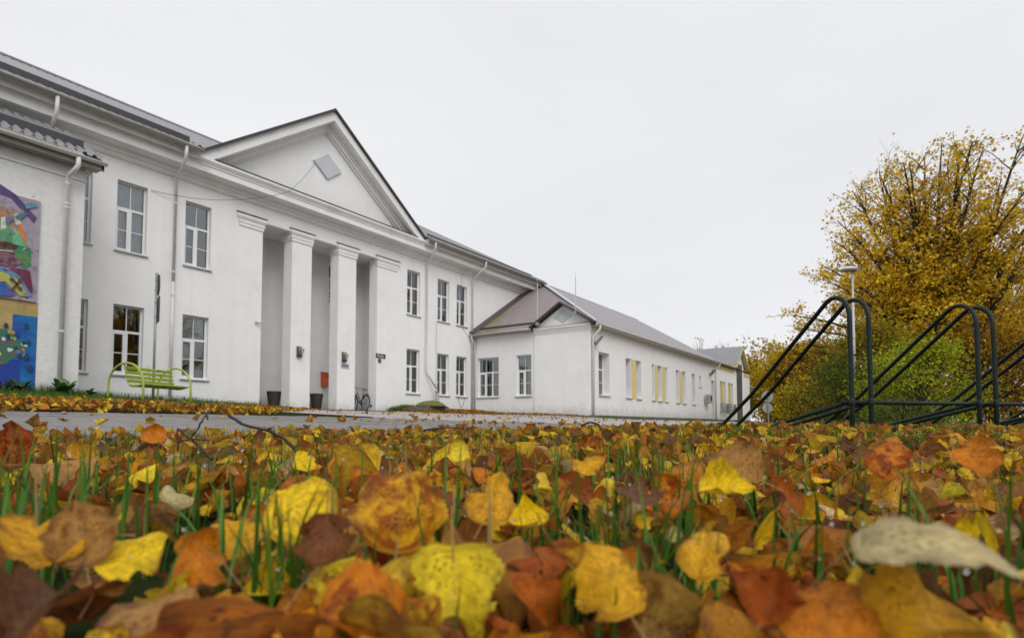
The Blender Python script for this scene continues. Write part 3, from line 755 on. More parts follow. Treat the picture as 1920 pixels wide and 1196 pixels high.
downpipe(bld, [(xr - .3, 18.37, 8.80), (xr - .3, 18.40, 8.5), (xr - .1, 18.8, 8.15), (xr, FY - .09, 7.95), (xr, FY - .09, 3.1), (xr + .03, FY - .11, 2.7), (21.72, FY - .3, 1.95)], 0.05, pipe_m, [(xr, FY - .09, 5.0), (xr, FY - .09, 3.3), (xr, FY - .09, 7.4)])
sp = MB().tube([(21.74, FY - .33, 0.7), (21.74, FY - .33, 1.75)], 0.085, 12).obj('standpipe', pipe_g, bld, True)
MB().lathe((21.74, FY - .33, 1.75), [(0.085, 0), (0.13, 0.06), (0.13, 0.08)], 12).obj('funnel', pipe_g, sp)
xw = 24.78
downpipe(bld, [(xw + .1, 18.37, 8.80), (xw + .1, 18.40, 8.5), (xw - .05, 18.8, 8.12), (xw, FY - .09, 7.9), (xw, FY - .09, 1.05)], 0.05, pipe_m, [(xw, FY - .09, 6.6), (xw, FY - .09, 4.0), (xw, FY - .09, 2.4)])

# ================================================================== projecting wing with the mural
LY, LWX = 17.2, 6.22
lw = place('mural_wing', 'grey roughcast projecting wing with a mural and a ribbed lean-to roof', 'building', (4.0, LY, 0.95))
MB().quad((-2, LY, -.3), (LWX, LY, -.3), (LWX, LY, 6.62), (-2, LY, 6.62)).obj('wall', roughcast, lw, fix=False)
MB().poly([(LWX, LY, -.3), (LWX, FY, -.3), (LWX, FY, 7.9), (LWX, LY, 6.62)]).obj('wall', roughcast, lw, fix=False)
MB().box(-2, LY - .03, 6.3, LWX + .03, LY - .002, 6.34).obj('string_course', roughcast, lw)
S_L = (8.06 - 6.86) / (18.75 - 16.8)
nl = np.array((0, -S_L, 1.0)); nl /= np.linalg.norm(nl)
ribbed('roof', roof_grey, lw, (0, 16.78, 6.86), (1, 0, 0), (0, 1, S_L), nl, -2.0, 6.48, lambda x: 0, lambda x: 1.95, 0.21, 0.038)
MB().box(-2, 16.86, 6.60, 6.5, 16.90, 6.82).obj('fascia', gutter_d, lw)
MB().box(-2, 16.9, 6.62, 6.45, LY, 6.66).obj('soffit', gutter_d, lw)
MB().slab([(6.44, 16.86, 6.62), (6.44, 16.86, 6.84), (6.44, 18.75, 8.02), (6.44, 18.75, 7.8)], (0.05, 0, 0)).obj('verge_board', brown_metal, lw)
half_gutter('gutter', gutter_m, lw, (-2, 16.76, 6.78), (6.52, 16.76, 6.78), 0.08)
yb = 16.78 + 0.40
MB().slab([(-2, yb, 6.86 + .4 * S_L + .03), (6.15, yb, 6.86 + .4 * S_L + .03), (6.15, yb + .02, 6.86 + .4 * S_L + .24), (-2, yb + .02, 6.86 + .4 * S_L + .24)], (0, 0.02, 0)).obj('snow_board', dark_metal, lw)
px_ = 5.80
downpipe(lw, [(px_ + .1, 16.76, 6.72), (px_ + .1, 16.76, 6.52), (px_ + .06, 16.82, 6.42), (px_, 17.02, 6.30), (px_, 17.10, 6.18), (px_, 17.10, 0.75)], 0.055, pipe_m, [(px_, 17.1, 6.1), (px_, 17.1, 5.6), (px_, 17.1, 5.5), (px_, 17.1, 2.45)])
# the mural: a painted board above, paint on the wall below
MY = LY - 0.05
def mural_piece(pts, colour, name, parent, y, thick=0.0015):
    k2 = (sum(int(c * 97) for c in colour) * 7) % 5
    c2 = [(0.30, 0.26, 0.34), (0.05, 0.10, 0.26), (0.30, 0.13, 0.05), (0.06, 0.20, 0.12), (0.22, 0.05, 0.10)][k2]
    m = mat('paint %s' % (str(tuple(round(c, 2) for c in colour))), colour, 0.75, noise=(11, 0.45), bump=(60, 0.3, 0.002), col2=(tuple(.55 * a + .45 * b for a, b in zip(c2, colour)), 5.0, 0.46, 0.60))
    q = [on_y(a, b, y) for a, b in pts]
    return MB().slab([(p.x, y, p.z) for p in q], (0, thick, 0)).obj(name, m, parent)
board = place('painted_board', 'square board painted with a boat and anchor, hung on the grey wing', 'mural', (4.2, MY, 3.1))
bp = [on_y(76, 378, MY), on_y(69, 567, MY)]
bx1, bz1, bz0 = (bp[0].x + bp[1].x) / 2, bp[0].z, bp[1].z
MB().box(bx1 - 2.9, MY, bz0, bx1, LY - .002, bz1).obj('board_panel', mat('board ground', (0.36, 0.31, 0.37), 0.7, noise=(5, 0.25)), board)
BP = [((-60, 315, 0), [(-60, 330), (0, 345), (30, 365), (70, 410), (64, 420), (20, 372), (-60, 345)], (0.09, 0.06, 0.20)),
      ((0), [(-60, 385), (10, 378), (45, 395), (60, 430), (62, 470), (54, 505), (30, 500), (-60, 490)], (0.36, 0.33, 0.42)),
      ((0), [(-60, 395), (5, 386), (30, 400), (42, 430), (10, 420), (-60, 440)], (0.42, 0.20, 0.07)),
      ((0), [(-60, 425), (8, 412), (24, 430), (36, 470), (-60, 462)], (0.10, 0.33, 0.16)),
      ((0), [(26, 398), (36, 405), (50, 440), (52, 463), (36, 455)], (0.60, 0.24, 0.08)),
      ((0), [(2, 408), (10, 406), (12, 428), (1, 432)], (0.70, 0.70, 0.68)),
      ((0), [(25, 402), (33, 399), (40, 420), (30, 422)], (0.70, 0.70, 0.68)),
      ((0), [(22, 440), (30, 430), (52, 462), (40, 466), (24, 460)], (0.20, 0.55, 0.28)),
      ((0), [(-60, 448), (15, 454), (44, 463), (30, 478), (-60, 468)], (0.035, 0.02, 0.03)),
      ((0), [(-60, 462), (24, 470), (24, 472), (-60, 466)], (0.7, 0.68, 0.7)),
      ((0), [(26, 470), (40, 460), (58, 466), (58, 495), (48, 505), (34, 492)], (0.03, 0.26, 0.10)),
      ((0), [(-60, 472), (20, 474), (44, 496), (20, 500), (-60, 488)], (0.14, 0.03, 0.06)),
      ((0), [(-60, 500), (30, 502), (56, 508), (62, 545), (50, 560), (30, 520), (-60, 506)], (0.16, 0.02, 0.07)),
      ((0), [(-60, 503), (10, 500), (38, 518), (60, 556), (52, 556), (25, 524), (-60, 512)], (0.10, 0.28, 0.48)),
      ((0), [(-60, 508), (6, 510), (34, 524), (54, 556), (36, 554), (10, 528), (-60, 528)], (0.50, 0.50, 0.05)),
      ((0), [(-60, 528), (8, 530), (30, 552), (20, 556), (-60, 548)], (0.02, 0.12, 0.42)),
      ((0), [(46, 384), (58, 380), (72, 385), (70, 388), (50, 392)], (0.12, 0.32, 0.48)),
      ((0), [(12, 410), (24, 404), (26, 412), (14, 420)], (0.10, 0.20, 0.45)),
      ((0), [(28, 406), (46, 398), (52, 402), (38, 412)], (0.08, 0.15, 0.35))]
for k, (_, pts, c) in enumerate(BP):
    pts = [(a, b) for a, b in pts]
    mural_piece(pts, c, 'paint_patch', board, MY - 0.002 - 0.0018 * k)
bs = {}
rs = random.Random(77)
for k in range(60):                                   # loose brush strokes over the flat shapes
    a, b_ = rs.uniform(-30, 66), rs.uniform(352, 556); c = rs.choice([(0.55, 0.5, 0.55), (0.10, 0.25, 0.45), (0.05, 0.25, 0.12), (0.5, 0.22, 0.07), (0.12, 0.03, 0.06), (0.07, 0.06, 0.16), (0.30, 0.28, 0.36)])
    p, q = on_y(a, b_, MY - .036), on_y(a + rs.uniform(2, 9), b_ + rs.uniform(-9, 9), MY - .036); d = (q - p); d.y = 0
    if p.z > bz1 - .05 or p.z < bz0 + .05 or q.x > bx1 - .03 or d.length < .02: continue
    nn = Vector((-d.z, 0, d.x)).normalized() * rs.uniform(.004, .011); y_ = MY - .036 - .00012 * k
    bs.setdefault(c, MB()).add([(v.x, y_, v.z) for v in (p + nn * .5, p.lerp(q, .3) + nn, q + nn * .3, q - nn * .3, p.lerp(q, .6) - nn, p - nn * .5)], [(0, 1, 2, 3, 4, 5)])
for c, b in bs.items():
    o = b.obj('brushwork', mat('paint %s' % (str(tuple(round(x, 2) for x in c))), c, 0.75, noise=(14, 0.3)), board, fix=False); o['kind'] = 'stuff'
an = MB()
def bar2(b, x0, y0, x1, y1, w, Y):
    p, q = on_y(x0, y0, Y), on_y(x1, y1, Y); d = (q - p).normalized(); nn = Vector((-d.z, 0, d.x)) * w
    b.slab([p + nn, q + nn, q - nn, p - nn], (0, 0.0015, 0))
AYY = MY - 0.060
bar2(an, 22, 544, 38, 526, 0.022, AYY); bar2(an, 25, 524, 38, 541, 0.016, AYY)
for c in ((23, 524), (38, 541), (38, 525)):
    p = on_y(c[0], c[1], AYY - .002); an.slab([(p.x + .045 * math.cos(t * PI / 4), AYY - .002, p.z + .045 * math.sin(t * PI / 4)) for t in range(8)], (0, .0015, 0))
an.obj('anchor', mat('anchor paint', (0.10, 0.05, 0.03), 0.7), board)
for p in ((62, 369), (70, 470), (68, 545), (36, 560)):
    q = on_y(p[0], p[1], MY); MB().lathe((q.x, MY - 0.065, q.z), [(0.012, 0), (0.012, 0.065)], 8, 1).obj('screw', steel, board)
low = place('wall_painting', 'blue and ochre wall painting with a flowered umbrella below the painted board', 'mural', (4.2, LY, 1.0))
MYL = LY - 0.006
wx1 = (on_y(70, 570, MYL).x + on_y(67, 735, MYL).x) / 2
MB().box(wx1 - 2.9, MYL, 0.5, wx1, LY - .002, bz0 - 0.01).obj('painted_ground', mat('ochre paint', (0.46, 0.33, 0.13), 0.85, noise=(4, 0.35), bump=(70, 0.8, 0.01), col2=((0.22, 0.28, 0.20), 1.5, 0.52, 0.7)), low)
blue_p = mat('blue paint', (0.01, 0.17, 0.42), 0.8, noise=(3, 0.2), bump=(70, 0.6, 0.008), col2=((0.008, 0.05, 0.28), 0.9, 0.45, 0.62))
q = on_y(24, 592, MYL)
MB().box(q.x, MYL - .003, 0.5, wx1 - .005, MYL - .0005, on_y(50, 592, MYL).z).obj('paint_patch', blue_p, low)
q = on_y(0, 672, MYL); MB().box(wx1 - 2.9, MYL - .005, 0.5, wx1 - .3, MYL - .0035, q.z).obj('paint_patch', mat('deep blue paint', (0.012, 0.05, 0.30), 0.8, noise=(3, 0.2), bump=(70, 0.6, 0.008)), low)
umb = [(-50, 640), (-20, 618), (5, 616), (25, 625), (42, 650), (50, 672), (30, 668), (10, 682), (-50, 690)]
mural_piece(umb, (0.03, 0.17, 0.10), 'umbrella', low, MYL - .009)
fl = [(0.62, 0.55, 0.10), (0.65, 0.65, 0.62), (0.03, 0.03, 0.06), (0.25, 0.45, 0.10), (0.35, 0.55, 0.60), (0.45, 0.20, 0.12), (0.10, 0.20, 0.42)]
for k in range(34):
    for _ in range(30):
        a, b = random.uniform(-40, 48), random.uniform(622, 680)
        if b > 618 + 0.014 * max(0, a - 5) ** 2 and b < 684 - 0.3 * max(a, 0) : break
    p = on_y(a, b, MYL); r = random.uniform(.05, .085); pts = []
    for t in range(10): rr = r * random.uniform(.55, 1.0) * .8; pts.append((p.x + rr * math.cos(t * PI / 5), MYL - .012 - .0004 * k, p.z + rr * math.sin(t * PI / 5)))
    c = fl[k % 7]; MB().slab(pts, (0, .0008, 0)).obj('flower', mat('flower paint %d' % (k % 7), c, 0.8, noise=(20, 0.2)), low)
for k in range(9):
    p = on_y(random.uniform(5, 66), random.uniform(605, 725), MYL); r = random.uniform(.05, .09)
    pts = [(p.x + .6 * r * math.cos(t * PI / 4), MYL - .028 - .0005 * k, p.z + r * math.sin(t * PI / 4)) for t in range(8)]
    MB().slab(pts, (0, .0008, 0)).obj('paint_patch', mat('dark blot', (0.012, 0.05, 0.12), 0.8), low)

# ================================================================== single-storey wing
SX, SY = 25.0, 12.36                        # front face X, side face Y
SX1 = 45.95
wg = place('side_wing', 'long white single-storey wing with a hipped brown-grey sheet roof', 'building', (30, SY, 0.6))
GZ1 = 4.86
fw = [(17.65, 19.0, 'triple'), (15.66, 16.55, 'pair')]
hol = [(FY - b, FY - a, 1.66, 3.71) for a, b, k in fw]
wall('wall', stucco, (SX, FY), (0, -1, 0), FY - 15.42, -0.3, GZ1, hol, 0.2, wg, (1, 0, 0))
MB().box(SX - 0.09, SY, -0.3, SX + 0.03, 15.42, GZ1 - .02).obj('projecting_bay', stucco, wg)
for a, b, k in fw:
    window(wg, (SX + 0.13, b, 1.66), -PI / 2, b - a, 2.05, k, 0.13, 1 if k == 'pair' else 0)
side = [(25.79, 27.02, 'pair'), (29.04, 29.79, 'one'), (30.44, 31.17, 'one'), (32.8, 33.23, 'one'), (33.74, 34.46, 'one'), (35.0, 35.43, 'one'), (37.01, 37.65, 'one'), (38.28, 38.97, 'one'), (40.32, 41.02, 'one')]
hol = [(a - SX, b - SX, 1.64, 3.71) for a, b, k in side] + [(41.95 - SX, 42.44 - SX, 2.92, 3.69), (45.0 - SX, 45.8 - SX, 0.75, 3.55)]
wall('wall', stucco, (SX, SY), (1, 0, 0), SX1 - SX, -0.3, GZ1, hol, 0.42, wg, (0, 1, 0))
for i, (a, b, k) in enumerate(side):
    window(wg, (a, SY + 0.36, 1.64), 0, b - a, 2.07, k, 0.36, (1, 3, 0, 2, 1, 0, 1, 0, 1)[i], True, 0.07)
window(wg, (41.95, SY + 0.36, 2.92), 0, 0.49, 0.77, 'one', 0.36, 0)
dr = MB().box(45.0, SY + 0.3, 0.75, 45.8, SY + 0.36, 3.55).obj('door', mat('brown door', (0.13, 0.09, 0.075), 0.6, noise=(6, 0.2)), wg)
MB().box(45.08, SY + .24, 1.75, 45.11, SY + .3, 1.9).obj('handle', steel, dr)
for a, b in ((29.80, 30.43), (33.24, 33.73), (34.47, 34.99), (37.66, 38.27)):
    MB().box(a + .004, SY - .012, 1.58, b - .004, SY + .1, 3.70).obj('yellow_panel', yellow_m, wg)
MB().box(SX - .12, SY - 0.05, -0.3, SX1, SY + .03, 0.66).obj('plinth', plinth_m, wg)
MB().box(SX - .13, SY - .02, -0.3, SX + .05, 15.42, 0.64).obj('plinth', plinth_m, wg)
MB().quad((SX1, SY, -.3), (SX1, 25, -.3), (SX1, 25, GZ1), (SX1, SY, GZ1)).obj('wall', stucco, wg, fix=False)
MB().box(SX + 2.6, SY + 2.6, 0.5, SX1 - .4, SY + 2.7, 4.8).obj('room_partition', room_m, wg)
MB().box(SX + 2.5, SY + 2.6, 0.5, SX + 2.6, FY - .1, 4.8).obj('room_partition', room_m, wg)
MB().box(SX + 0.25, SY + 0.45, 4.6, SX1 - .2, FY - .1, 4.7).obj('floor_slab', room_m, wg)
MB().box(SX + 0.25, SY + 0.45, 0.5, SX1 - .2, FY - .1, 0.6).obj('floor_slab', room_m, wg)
# roof
S_W = 0.592
EX, EY, EZ2, K = 24.62, 12.0, 4.93, 6.6
ns_ = np.array((0, -S_W, 1.0)); ns_ /= np.linalg.norm(ns_); nf_ = np.array((-S_W, 0, 1.0)); nf_ /= np.linalg.norm(nf_)
ribbed('roof', roof_brown, wg, (0, EY, EZ2), (1, 0, 0), (0, 1, S_W), ns_, EX, 46.2, lambda x: 0, lambda x: max(0, min(K, x - EX)), 0.2, 0.028)
ribbed('roof', roof_moss, wg, (EX, 0, EZ2), (0, 1, 0), (1, 0, S_W), nf_, EY, FY - .02, lambda y: (0.0 if y > 15.5 else min(.5, max(0, y - EY))), lambda y: max(0, min(K, y - EY)), 0.2, 0.028)
MB().quad((EX + K, EY + K, EZ2 + K * S_W), (46.2, EY + K, EZ2 + K * S_W), (46.2, 25.4, 5.0), (EX + K, 25.4, 5.0)).obj('roof', roof_brown, wg, fix=False)
MB().slab([(EX - .02, EY - .02, EZ2 + .05), (EX + .26, EY - .02, EZ2 + .10), (EX + K + .1, EY + K - .04, EZ2 + K * S_W + .07), (EX + K - .12, EY + K + .12, EZ2 + K * S_W + .07)], (0, 0, .03)).obj('hip_cap', hip_metal, wg)
MB().tube([(EX + K, EY + K, EZ2 + K * S_W + .03), (46.2, EY + K, EZ2 + K * S_W + .03)], 0.06, 8).obj('ridge_cap', roof_brown, wg)
MB().slab([(EX, FY - .40, EZ2 + .05), (EX, FY - .025, EZ2 + .16), (EX + 5.6, FY - .025, EZ2 + 5.6 * S_W + .16), (EX + 5.6, FY - .40, EZ2 + 5.6 * S_W + .05)], (0, 0, .015)).obj('valley_flashing', brown_metal, wg)
xs_ = EX + 0.42; zs_ = EZ2 + .42 * S_W
MB().slab([(xs_, 15.6, zs_ + .05), (xs_, FY - .4, zs_ + .05), (xs_ + .02, FY - .4, zs_ + .15), (xs_ + .02, 15.6, zs_ + .15)], (.02, 0, 0)).obj('snow_board', dark_metal, wg)
half_gutter('gutter', gutter_m, wg, (EX - .04, FY - .05, 4.93), (EX - .04, 15.45, 4.93), 0.07)
half_gutter('gutter', gutter_m, wg, (24.9, EY - .05, 4.93), (46.2, EY - .05, 4.93), 0.075)
MB().box(24.9, EY + .02, 4.80, 46.2, SY, 4.84).obj('soffit', mat('eaves boards', (0.45, 0.40, 0.31), 0.8, noise=(4, 0.2)), wg)
MB().box(24.85, EY + .0, 4.80, 46.2, EY + .03, 4.95).obj('fascia', gutter_m, wg)
MB().box(EX, 15.5, 4.82, SX, FY - .02, 4.85).obj('soffit', gutter_d, wg)
# small gable over the bay
gy0, gy1, gya, gz0, gza = 12.02, 15.55, 13.80, 5.0, 6.03
MB().slab([(SX - .08, 12.3, 4.84), (SX - .08, 15.35, 4.84), (SX - .08, 15.35, 5.0), (SX - .08, gya, gza - .08), (SX - .08, 12.3, 5.0)], (.2, 0, 0)).obj('gable', stucco, wg)
for e in (gy0, gy1):
    MB().slab([(EX - .06, e, gz0 - .06), (EX - .06, gya, gza), (EX + 1.9, gya, gza + .0), (EX + .25, e, gz0 - .06)], (0, 0, .05)).obj('gable_roof', brown_metal, wg)
    MB().slab([(EX - .08, e, gz0 - .10), (EX - .08, gya, gza - .04), (EX - .08, gya, gza + .055), (EX - .08, e, gz0 + .0)], (.04, 0, 0)).obj('verge_board', brown_metal, wg)
MB().extrude_profile([(0, 4.62), (.03, 4.64), (.03, 4.70), (.08, 4.74), (.08, 4.80), (.16, 4.86), (.16, 4.94), (0, 4.94)], (SX - .09, 12.3, 0), (SX - .09, 15.40, 0), (-1, 0, 0)).obj('cornice', trim, wg)
MB().slab([(SX - .27, 12.25, 4.945), (SX - .27, 15.45, 4.945), (SX - .08, 15.45, 5.02), (SX - .08, 12.25, 5.02)], (0, 0, .012)).obj('flashing', hip_metal, wg)
MB().slab([(SX - .11, gya - .5, 5.40), (SX - .11, gya, 5.10), (SX - .11, gya + .5, 5.40), (SX - .11, gya, 5.73)], (.03, 0, 0)).obj('diamond_plate', plate_m, wg)
downpipe(wg, [(SX + .12, EY - .05, 4.86), (SX + .12, EY - .05, 4.66), (SX + .05, EY + .12, 4.45), (SX + .05, SY - .09, 4.3), (SX + .05, SY - .09, 0.55)], 0.05, pipe_m, [(SX + .05, SY - .09, 3.9), (SX + .05, SY - .09, 2.4)])
downpipe(wg, [(EX - .02, 19.1, 4.86), (EX - .02, 19.1, 4.7), (SX - .12, 19.12, 4.5), (SX - .1, 19.12, 1.0)], 0.045, pipe_m, [(SX - .1, 19.12, 2.6)])
downpipe(wg, [(45.9, EY - .05, 4.86), (45.9, EY - .05, 4.7), (45.9, SY - .08, 4.4), (45.9, SY - .08, 0.5)], 0.05, pipe_m)
# masts on the roof
def mast(x, y, z0, z1, lab):
    t = place('roof_mast', lab, 'mast', (x, y, z0), 'white masts on the wing roof')
    MB().tube([(x, y, z0), (x, y, z1)], 0.022, 8).obj('pole', lamp_white, t)
    MB().tube([(x, y, z1), (x, y, z1 + .25)], 0.008, 6).obj('tip', lamp_white, t)
    MB().box(x - .07, y - .07, z0 - .12, x + .07, y + .07, z0 + .03).obj('bracket', steel, t)
mast(24.6, 15.05, 5.16, 7.1, 'thin white mast at the left foot of the small gable')
mast(24.6, 12.95, 5.50, 7.1, 'thin white mast on the hip beside the diamond plate')

# ================================================================== far block with the gabled porch
HB = place('entrance_block', 'far white and yellow entrance block with a gabled roof behind the wing', 'building', (52, SY, 0.6))
hx0, hx1 = 46.0, 58.2
hw = [(47.95, 49.6), (50.4, 52.0)]
hol = [(a - hx0, b - hx0, 1.2, 3.68) for a, b in hw]
SYB = SY + 0.12
wall('wall', stucco, (hx0, SYB), (1, 0, 0), hx1 - hx0, -.3, 4.62, hol, 0.3, HB, (0, 1, 0))
for a, b in hw:
    window(HB, (a, SYB + .22, 1.2), 0, 0.55, 2.48, 'one', .2, 1, False); window(HB, (b - .55, SYB + .22, 1.2), 0, 0.55, 2.48, 'one', .2, 0, False)
    MB().box(a + .56, SYB + .02, 1.2, b - .56, SYB + .25, 3.68).obj('yellow_panel', yellow_m, HB)
    for k in range(4):
        z = 1.2 + .22 * k
        MB().box(a - .15, SYB - .22, z, b + .15, SYB - .17, z + .07).obj('railing_bar', steel, HB)
    MB().box(a - .12, SYB - .19, 1.15, a - .08, SYB, 1.95).obj('railing_post', steel, HB); MB().box(b + .08, SYB - .19, 1.15, b + .12, SYB, 1.95).obj('railing_post', steel, HB)
MB().slab([(hx0, SYB - .05, 4.62), (hx1, SYB - .05, 4.62), (hx1, SYB - .05, 4.95), (hx0, SYB - .05, 4.95)], (0, .1, 0)).obj('fascia', yellow_trim, HB)
MB().box(hx0, SYB - .3, 4.95, 53.2, SYB + 8, 5.02).obj('roof', dark_metal, HB)
MB().box(53.2, SYB - .12, 4.95, hx1 + .1, SYB + 8, 5.02).obj('roof', dark_metal, HB)
MB().box(hx0, SYB - .06, -.3, hx1, SYB - .003, 0.64).obj('plinth', plinth_m, HB)
MB().quad((hx1, SYB, -.3), (hx1, 24, -.3), (hx1, 24, 4.9), (hx1, SYB, 4.9)).obj('wall', stucco, HB, fix=False)
# gabled porch: ridge runs towards the yard
ga, gb, gm_, gf = 52.2, 55.6, 53.9, 12.42
MB().slab([(ga, gf, -.3), (gb, gf, -.3), (gb, gf, 5.5), (gm_, gf, 6.9), (ga, gf, 5.5)], (0, .25, 0)).obj('porch_gable', stucco, HB)
MB().quad((ga + .02, gf + .3, -.3), (ga + .02, 20, -.3), (ga + .02, 20, 5.5), (ga + .02, gf + .3, 5.5)).obj('porch_wall', stucco, HB, fix=False)
MB().box(53.0, gf - .03, 0.6, 54.9, gf - .003, 5.5).obj('door', mat('tall grey glazing', (0.12, 0.13, 0.14), 0.2, noise=(2, 0.2)), HB)
for e, sg in ((ga - .5, -1), (gb + .5, 1)):
    MB().slab([(e, gf - .38, 5.22), (gm_, gf - .38, 6.95), (gm_, 24, 6.95), (e, 24, 5.22)], (0, 0, .03)).obj('roof_deck', yellow_trim, HB)
    MB().slab([(e, gf - .41, 5.10), (gm_, gf - .41, 6.82), (gm_, gf - .41, 7.0), (e, gf - .41, 5.28)], (0, .05, 0)).obj('verge_board', yellow_trim, HB)
sg_ = 1.73 / 2.2
nn_ = np.array((-sg_, 0, 1.0)); nn_ /= np.linalg.norm(nn_)
ribbed('roof', roof_grey, HB, (ga - .55, 0, 5.28), (0, 1, 0), (1, 0, sg_), nn_, gf - .43, 24, lambda y: 0, lambda y: 2.25, 0.25, 0.03)
MB().box(ga - .56, gf - .40, 5.05, ga - .5, 24, 5.27).obj('fascia', yellow_trim, HB)
# hipped roof of the block behind, rising over the wing
MB().add([(50.0, 15.2, 5.5), (57.0, 15.2, 5.5), (57.0, 19.6, 5.5), (50.0, 19.6, 5.5), (51.6, 17.4, 7.85), (53.2, 17.4, 7.85)], [(0, 1, 5, 4), (1, 2, 5), (2, 3, 4, 5), (3, 0, 4)]).obj('roof', roof_grey, HB)
# ================================================================== bench
bA = Vector((6.53, 15.38)); bdir = Vector((0.946, 0.324)).normalized(); ang = math.atan2(bdir.y, bdir.x)
bench = thing('park_bench', 'lime green slatted bench with tubular hoop ends on the lawn by the wall', 'bench', (bA.x, bA.y, gz(bA.x, bA.y) - 0.02), ang)
BL = 1.42
zB = gz(bA.x + bdir.x * BL, bA.y + bdir.y * BL) - gz(bA.x, bA.y)
def hoop(x, name):
    pts = [(x, 0.52, -0.1)] + [(x, 0.52, 0.3)]
    for i in range(1, 16):
        t = PI * i / 16; pts.append((x, 0.0 + 0.52 * math.cos(t), 0.42 + 0.50 * math.sin(t)))
    pts += [(x, -0.52, 0.3), (x, -0.52, -0.1)]
    return MB().tube(pts, 0.026, 10).obj(name, green_paint, bench, True)
hoop(0.0, 'arm_hoop'); hoop(BL, 'arm_hoop')
prof = [(0.12, 0.90), (0.09, 0.78), (0.05, 0.62), (0.0, 0.48), (-0.06, 0.40), (-0.15, 0.365), (-0.28, 0.37), (-0.40, 0.395), (-0.50, 0.42)]
for x in (0.06, BL / 2, BL - 0.06):
    MB().tube([(x, y, z) for y, z in prof], 0.016, 8).obj('rail', green_paint, bench, True)
def slat(y, z, a, h=0.075):
    c, s = math.cos(a), math.sin(a); t = 0.017
    pts = []
    for dx in (0.03, BL - 0.03):
        pts.append([(dx, y + c * p * h / 2 - s * q * t, z + s * p * h / 2 + c * q * t) for p, q in ((-1, -1), (1, -1), (1, 1), (-1, 1))])
    b = MB(); b.add(pts[0] + pts[1], [(0, 1, 2, 3), (7, 6, 5, 4), (0, 4, 5, 1), (1, 5, 6, 2), (2, 6, 7, 3), (3, 7, 4, 0)])
    o = b.obj('slat', green_paint, bench); md = o.modifiers.new('b', 'BEVEL'); md.width = 0.006; md.segments = 2
for y, z in ((0.075, 0.815), (0.05, 0.71), (0.025, 0.605), (-0.005, 0.505)): slat(y, z, math.radians(106))
for y, z, a in ((-0.10, 0.395, 150), (-0.19, 0.385, 180), (-0.285, 0.39, 182), (-0.38, 0.405, 186), (-0.465, 0.425, 188)): slat(y, z, math.radians(a), 0.072)

# ================================================================== sign post seen edge-on, before the facade
px, py = 8.25, 17.75
t = place('sign_post', 'dark grey post with two road signs seen edge-on behind the bench', 'sign', (px, py, gz(px, py)))
MB().tube([(px, py, 0.6), (px, py, 4.48)], 0.034, 12).obj('post', steel, t, True)
MB().lathe((px, py, 4.48), [(0.038, 0), (0.03, 0.03)], 10).obj('post_cap', steel, t)
va = Vector((px, py)).normalized()
def edge_sign(z0, z1, round_):
    b = MB(); d = Vector((va.x, va.y, 0)); n = Vector((-va.y, va.x, 0)); c = Vector((px, py, (z0 + z1) / 2)) - n * 0.05 - d * 0.0
    hh = (z1 - z0) / 2
    a = math.radians(6); d = Vector((d.x * math.cos(a) - d.y * math.sin(a), d.x * math.sin(a) + d.y * math.cos(a), 0)); n = Vector((-d.y, d.x, 0))
    if round_: pts = [c + d * (hh * math.cos(t * PI / 16)) + Vector((0, 0, hh * math.sin(t * PI / 16))) for t in range(32)]
    else: pts = [c + d * sx * hh * 0.95 + Vector((0, 0, sz * hh)) for sx, sz in ((-1, -1), (1, -1), (1, 1), (-1, 1))]
    b.slab([p - n * 0.012 for p in pts], n * 0.024)
    return b.obj('sign_plate', dark_metal, t)
edge_sign(3.86, 4.46, True); edge_sign(3.08, 3.80, False)
for z in (4.3, 4.0, 3.65, 3.25): MB().lathe((px, py, z), [(0.042, -.015), (0.042, .015)], 10).obj('clamp', steel, t)

